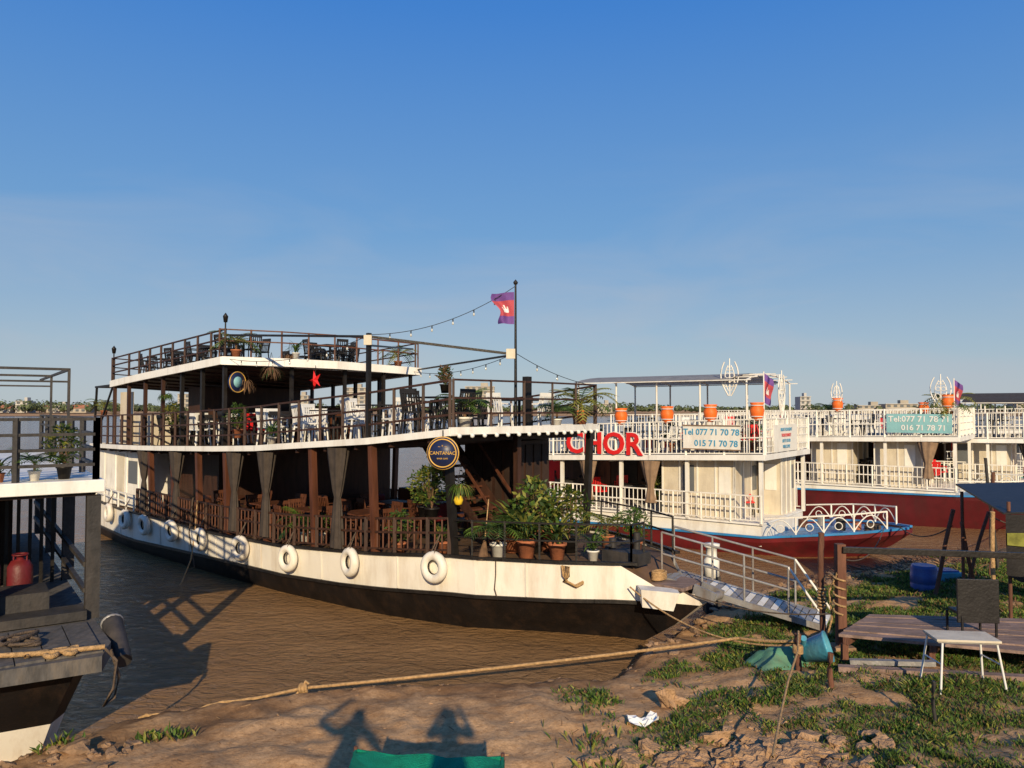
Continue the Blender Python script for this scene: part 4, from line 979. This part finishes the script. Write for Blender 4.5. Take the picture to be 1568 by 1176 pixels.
mb.add(vs,[(i*n+k,(i+1)*n+k,(i+1)*n+(k+1)%n,i*n+(k+1)%n) for i in range(K-1) for k in range(n)],GT,True); mb.build('green_tarp_heap')
e=empty('green_net_basket'); mb=MB()
bx=[V(-1.22,6.1,0),V(-.07,5.9,0),V(-.1,5.1,0),V(-1.15,5.2,0)]; zz=[1.54,1.575,1.72,1.69]
tp=[V(p.x,p.y,h) for p,h in zip(bx,zz)]; bt=[V(p.x*1.02,p.y,min(G(p.x,p.y)-.02,h-.1)) for p,h in zip(bx,zz)]
for k in range(4):
    p,q=tp[k],tp[(k+1)%4]; r,s_=bt[k],bt[(k+1)%4]; n=10; vs=[]
    for j in range(5):
        for i in range(n+1):
            c=p.lerp(q,i/n).lerp(r.lerp(s_,i/n),j/4); c=c+V(0,0,-.04*math.sin(math.pi*i/n))+V(1,1,0)*.02*math.sin(i*1.7+j); vs.append(c)
    mb.add(vs,[(j*(n+1)+i,j*(n+1)+i+1,(j+1)*(n+1)+i+1,(j+1)*(n+1)+i) for j in range(4) for i in range(n)],'greenp',True)
    mb.cyl(r,p+Z*.03,.015,'post'); mb.tube([p.lerp(q,t)-Z*.04*math.sin(math.pi*t) for t in np.linspace(0,1,9)],.012,'greenp')
n=8; vs=[]
for j in range(n+1):
    for i in range(n+1):
        c=tp[0].lerp(tp[1],i/n).lerp(tp[3].lerp(tp[2],i/n),j/n); vs.append(c-Z*(.2*math.sin(math.pi*i/n)*math.sin(math.pi*j/n)+.01)+V(0,0,.015*math.sin(i*2.1+j)))
mb.add(vs,[(j*(n+1)+i,j*(n+1)+i+1,(j+1)*(n+1)+i+1,(j+1)*(n+1)+i) for j in range(n) for i in range(n)],'greenp',True)
mb.build('net_fabric',e)
mb=MB()
for x,y in((8.35,13.0),(8.5,14.6),(10.6,14.6),(10.4,13.0)): mb.cyl((x,y,G(x,y)),(x,y,2.65),.03,'post')
mb.prism([V(8.2,12.9,2.45),V(10.6,12.9,2.5),V(10.8,14.8,2.8),V(8.5,14.8,2.75)],[V(8.2,12.9,2.48),V(10.6,12.9,2.53),V(10.8,14.8,2.83),V(8.5,14.8,2.78)],'cbk')
vs=[]
for j in range(6):
    for i in range(10): vs.append(V(8.22+i*.26,12.88+.05*math.sin(i*1.9)*(j/5),2.45-(1.0+.15*math.sin(i))*j/5))
mb.add(vs,[(j*10+i,j*10+i+1,(j+1)*10+i+1,(j+1)*10+i) for j in range(5) for i in range(9)],'cbk',True)
mb.add([v+V(0,-.03,-.3) for v in vs[:20]],[(i,i+1,10+i+1,10+i) for i in range(9)],'leaf2',True); mb.build('tarp_shelter')

# ================================================================== PEOPLE (behind the camera, their shadows fall on the sand)
def person(name,x,y,arms,yaw=0):
    z=G(x,y)
    J=dict(pel=(0,0,.95),ch=(0,.01,1.25),nk=(0,0,1.47),hd=(0,.02,1.58),hd2=(0,.03,1.70),
        sl=(-.19,0,1.40),sr=(.19,0,1.40),hl=(-.1,0,.9),hr=(.1,0,.9),kl=(-.12,.02,.5),kr=(.12,.02,.5),al=(-.13,-.02,.08),ar=(.13,-.02,.08),tl=(-.15,.15,.04),tr=(.15,.15,.04))
    J.update(arms)
    names=list(J); idx={k:i for i,k in enumerate(names)}
    E=[('pel','ch'),('ch','nk'),('nk','hd'),('hd','hd2'),('nk','sl'),('nk','sr'),('sl','el'),('el','wl'),('wl','fl'),('sr','er'),('er','wr'),('wr','frr'),('pel','hl'),('pel','hr'),('hl','kl'),('kl','al'),('al','tl'),('hr','kr'),('kr','ar'),('ar','tr')]
    rad=dict(pel=.15,ch=.16,nk=.06,hd=.095,hd2=.09,sl=.07,sr=.07,el=.045,er=.045,wl=.032,wr=.032,fl=.03,frr=.03,hl=.095,hr=.095,kl=.062,kr=.062,al=.042,ar=.042,tl=.04,tr=.04)
    me=bpy.data.meshes.new(name); me.from_pydata([J[k] for k in names],[(idx[a],idx[b]) for a,b in E],[])
    o=bpy.data.objects.new(name,me); COL.objects.link(o); o.location=(x,y,z); o.rotation_euler=(0,0,yaw)
    sk=o.modifiers.new('skin','SKIN'); 
    if not me.skin_vertices:
        bpy.context.view_layer.objects.active=o
        o.select_set(True); bpy.ops.mesh.customdata_skin_add()
    for k in names:
        d=me.skin_vertices[0].data[idx[k]]; d.radius=(rad[k],rad[k]); d.use_root=(k=='pel')
    su=o.modifiers.new('sub','SUBSURF'); su.levels=1; su.render_levels=2
    me.materials.append(M['shirt'])
person('person_photographing',.02,-.45,dict(el=(-.27,.17,1.3),wl=(-.12,.33,1.52),fl=(-.07,.36,1.6),er=(.27,.17,1.3),wr=(.12,.33,1.52),frr=(.07,.36,1.6)))
person('person_standing',-1.15,-.3,dict(el=(-.46,.1,1.5),wl=(-.2,.2,1.72),fl=(-.12,.2,1.75),er=(.42,0,1.18),wr=(.25,.15,1.0),frr=(.2,.18,.97)))

# ================================================================== FAR BANK
random.seed(21)
mb=MB()
for k in range(1700):
    x=random.uniform(-520,520); 
    if k>1450: x=random.uniform(-400,-240)
    y=random.uniform(520,600); h=random.uniform(2.5,6)*(1+.5*noise.noise(V(x*.01,0,0)))*(1.25 if x<-230 else 1); r=h*random.uniform(.5,.9)
    if random.random()<.35+.5*noise.noise(V(x*.02,3,0)): continue
    for j in range(26):
        d=V(random.gauss(0,1),random.gauss(0,1),random.gauss(0,1)).normalized()
        c=V(x,y,2.5+h*.55)+V(d.x*r,d.y*r,d.z*h*.5)*random.uniform(.6,1.05); s=random.uniform(.5,1.2)
        u=d.orthogonal().normalized();v=d.cross(u)
        mb.add([c+u*s,c+v*s,c-u*s*.9,c-v*s],[(0,1,2,3)],'fartree')
mb.build('distant_trees')
def building(name,x,y,w,h,dp,fl,m_,roof=None):
    e=empty(name); mb=MB(); z0=2
    mb.box((x,y,z0+h/2),(w,dp,h),m_); mb.build('walls',e)
    mb=MB(); nb=max(2,int(w/4))
    for i in range(nb):
        for k in range(fl):
            cx=x-w/2+(i+.5)*w/nb; cz=z0+(k+.55)*h/fl; mb.box((cx,y-dp/2-.1,cz),(w/nb*.5,.3,h/fl*.5),'glass')
    mb.build('windows',e); mb=MB()
    if roof: mb.prism([V(x-w*.55,y-dp*.55,z0+h),V(x+w*.55,y-dp*.55,z0+h),V(x+w*.55,y+dp*.55,z0+h),V(x-w*.55,y+dp*.55,z0+h)],[V(x-w*.45,y-.1,z0+h+w*.2),V(x+w*.45,y-.1,z0+h+w*.2),V(x+w*.45,y+.1,z0+h+w*.2),V(x-w*.45,y+.1,z0+h+w*.2)],roof)
    else:
        for k in range(1,fl+1): mb.box((x,y-dp/2-.3,z0+k*h/fl),(w+.6,.9,.4),'bankb2')
        mb.box((x+w*.15,y,z0+h+1.4),(w*.25,dp*.4,2.4),m_)
    mb.build('roof',e)
for (px,w,h,fl,m_,rf) in [(40,8,8,3,'bankb2',None),(78,10,3,1,'bankb1','roofo'),(10,12,3,1,'bankb2','roofo'),(98,9,5,2,'bankb2',None),(125,12,3,1,'bankb1','roofo'),(292,14,13,4,'bankb1',None),(350,16,5,2,'bankb2','roofo'),(462,12,12,4,'bankb1',None),
    (545,15,17,6,'bankb1',None),(640,9,8,3,'bankb1',None),(735,20,18,6,'bankb1',None),(925,10,6,2,'bankb1',None),(1229,7,11,4,'bankb2',None),(1330,20,5,2,'bankb1',None),(1375,22,6,2,'bankb1',None),(1562,12,9,4,'bankb1',None)]:
    y=random.uniform(525,545); building('riverside_building',(px-784)/1178*y,y,w,h,10,fl,m_,rf)

# ================================================================== WORLD, SUN, CAMERA
wld=bpy.data.worlds.new("World"); scene.world=wld; wld.use_nodes=True; nt=wld.node_tree;N=nt.nodes;L=nt.links;N.clear()
SE=21.5;SR=175.5
sky=N.new('ShaderNodeTexSky'); sky.sky_type='NISHITA'; sky.sun_disc=False; sky.sun_elevation=R(SE); sky.sun_rotation=R(SR); sky.altitude=0; sky.air_density=1.0; sky.dust_density=.5; sky.ozone_density=3
bg=N.new('ShaderNodeBackground'); bg.inputs[1].default_value=.12; o=N.new('ShaderNodeOutputWorld')
tc=N.new('ShaderNodeTexCoord'); sx=N.new('ShaderNodeSeparateXYZ'); L.new(tc.outputs['Generated'],sx.inputs[0])
gr=N.new('ShaderNodeValToRGB'); cr=gr.color_ramp; L.new(sx.outputs['Z'],gr.inputs[0])
cols=[(0,(.43,.50,.55)),(.07,(.34,.45,.56)),(.22,(.15,.335,.61)),(.47,(.045,.215,.63)),(1,(.02,.11,.36))]
cr.elements[0].position=0; cr.elements[0].color=list(cols[0][1])+[1]; cr.elements[1].position=1; cr.elements[1].color=list(cols[-1][1])+[1]
for p_,c_ in cols[1:-1]:
    e_=cr.elements.new(p_); e_.color=list(c_)+[1]
sc_=N.new('ShaderNodeVectorMath'); sc_.operation='SCALE'; sc_.inputs['Scale'].default_value=8.33; L.new(gr.outputs[0],sc_.inputs[0])
m0=N.new('ShaderNodeMixRGB'); m0.inputs[0].default_value=.87; L.new(sky.outputs[0],m0.inputs[1]); L.new(sc_.outputs[0],m0.inputs[2])
mp=N.new('ShaderNodeMapping'); mp.inputs['Scale'].default_value=(1,1,4.5); L.new(tc.outputs['Generated'],mp.inputs[0])
n1=N.new('ShaderNodeTexNoise'); n1.inputs['Scale'].default_value=2.6;n1.inputs['Detail'].default_value=8;n1.inputs['Roughness'].default_value=.55;n1.inputs['Distortion'].default_value=.5; L.new(mp.outputs[0],n1.inputs['Vector'])
r=N.new('ShaderNodeValToRGB'); r.color_ramp.elements[0].position=.44;r.color_ramp.elements[1].position=.74; L.new(n1.outputs['Fac'],r.inputs[0])
ms=N.new('ShaderNodeMapRange'); ms.inputs[1].default_value=.33; ms.inputs[2].default_value=.06; L.new(sx.outputs['Z'],ms.inputs[0])
mu=N.new('ShaderNodeMath'); mu.operation='MULTIPLY'; L.new(r.outputs[0],mu.inputs[0]); L.new(ms.outputs[0],mu.inputs[1])
m2=N.new('ShaderNodeMath'); m2.operation='MULTIPLY'; m2.inputs[1].default_value=.6; L.new(mu.outputs[0],m2.inputs[0])
mx=N.new('ShaderNodeMixRGB'); mx.inputs[2].default_value=(4.0,4.2,4.7,1); L.new(m2.outputs[0],mx.inputs[0]); L.new(m0.outputs[0],mx.inputs[1])
L.new(mx.outputs[0],bg.inputs[0]); L.new(bg.outputs[0],o.inputs[0])
ld=bpy.data.lights.new('sun','SUN'); ld.energy=5.0; ld.angle=R(.5); ld.color=(1,.81,.53)
lo=bpy.data.objects.new('sun',ld); COL.objects.link(lo)
el=R(SE);az=R(SR); sd=V(math.sin(az)*math.cos(el),math.cos(az)*math.cos(el),math.sin(el)); lo.rotation_euler=(-sd).to_track_quat('-Z','Y').to_euler(); lo.location=(5,-20,20)
cd=bpy.data.cameras.new('camera'); cd.sensor_width=36; cd.lens=27.05; cd.clip_end=6000; cd.clip_start=.05
co=bpy.data.objects.new('camera',cd); COL.objects.link(co); co.location=(0,0,4.2); co.rotation_euler=(R(91.9),0,0); scene.camera=co
scene.view_settings.view_transform='Standard'; scene.view_settings.look='None'; scene.view_settings.exposure=0
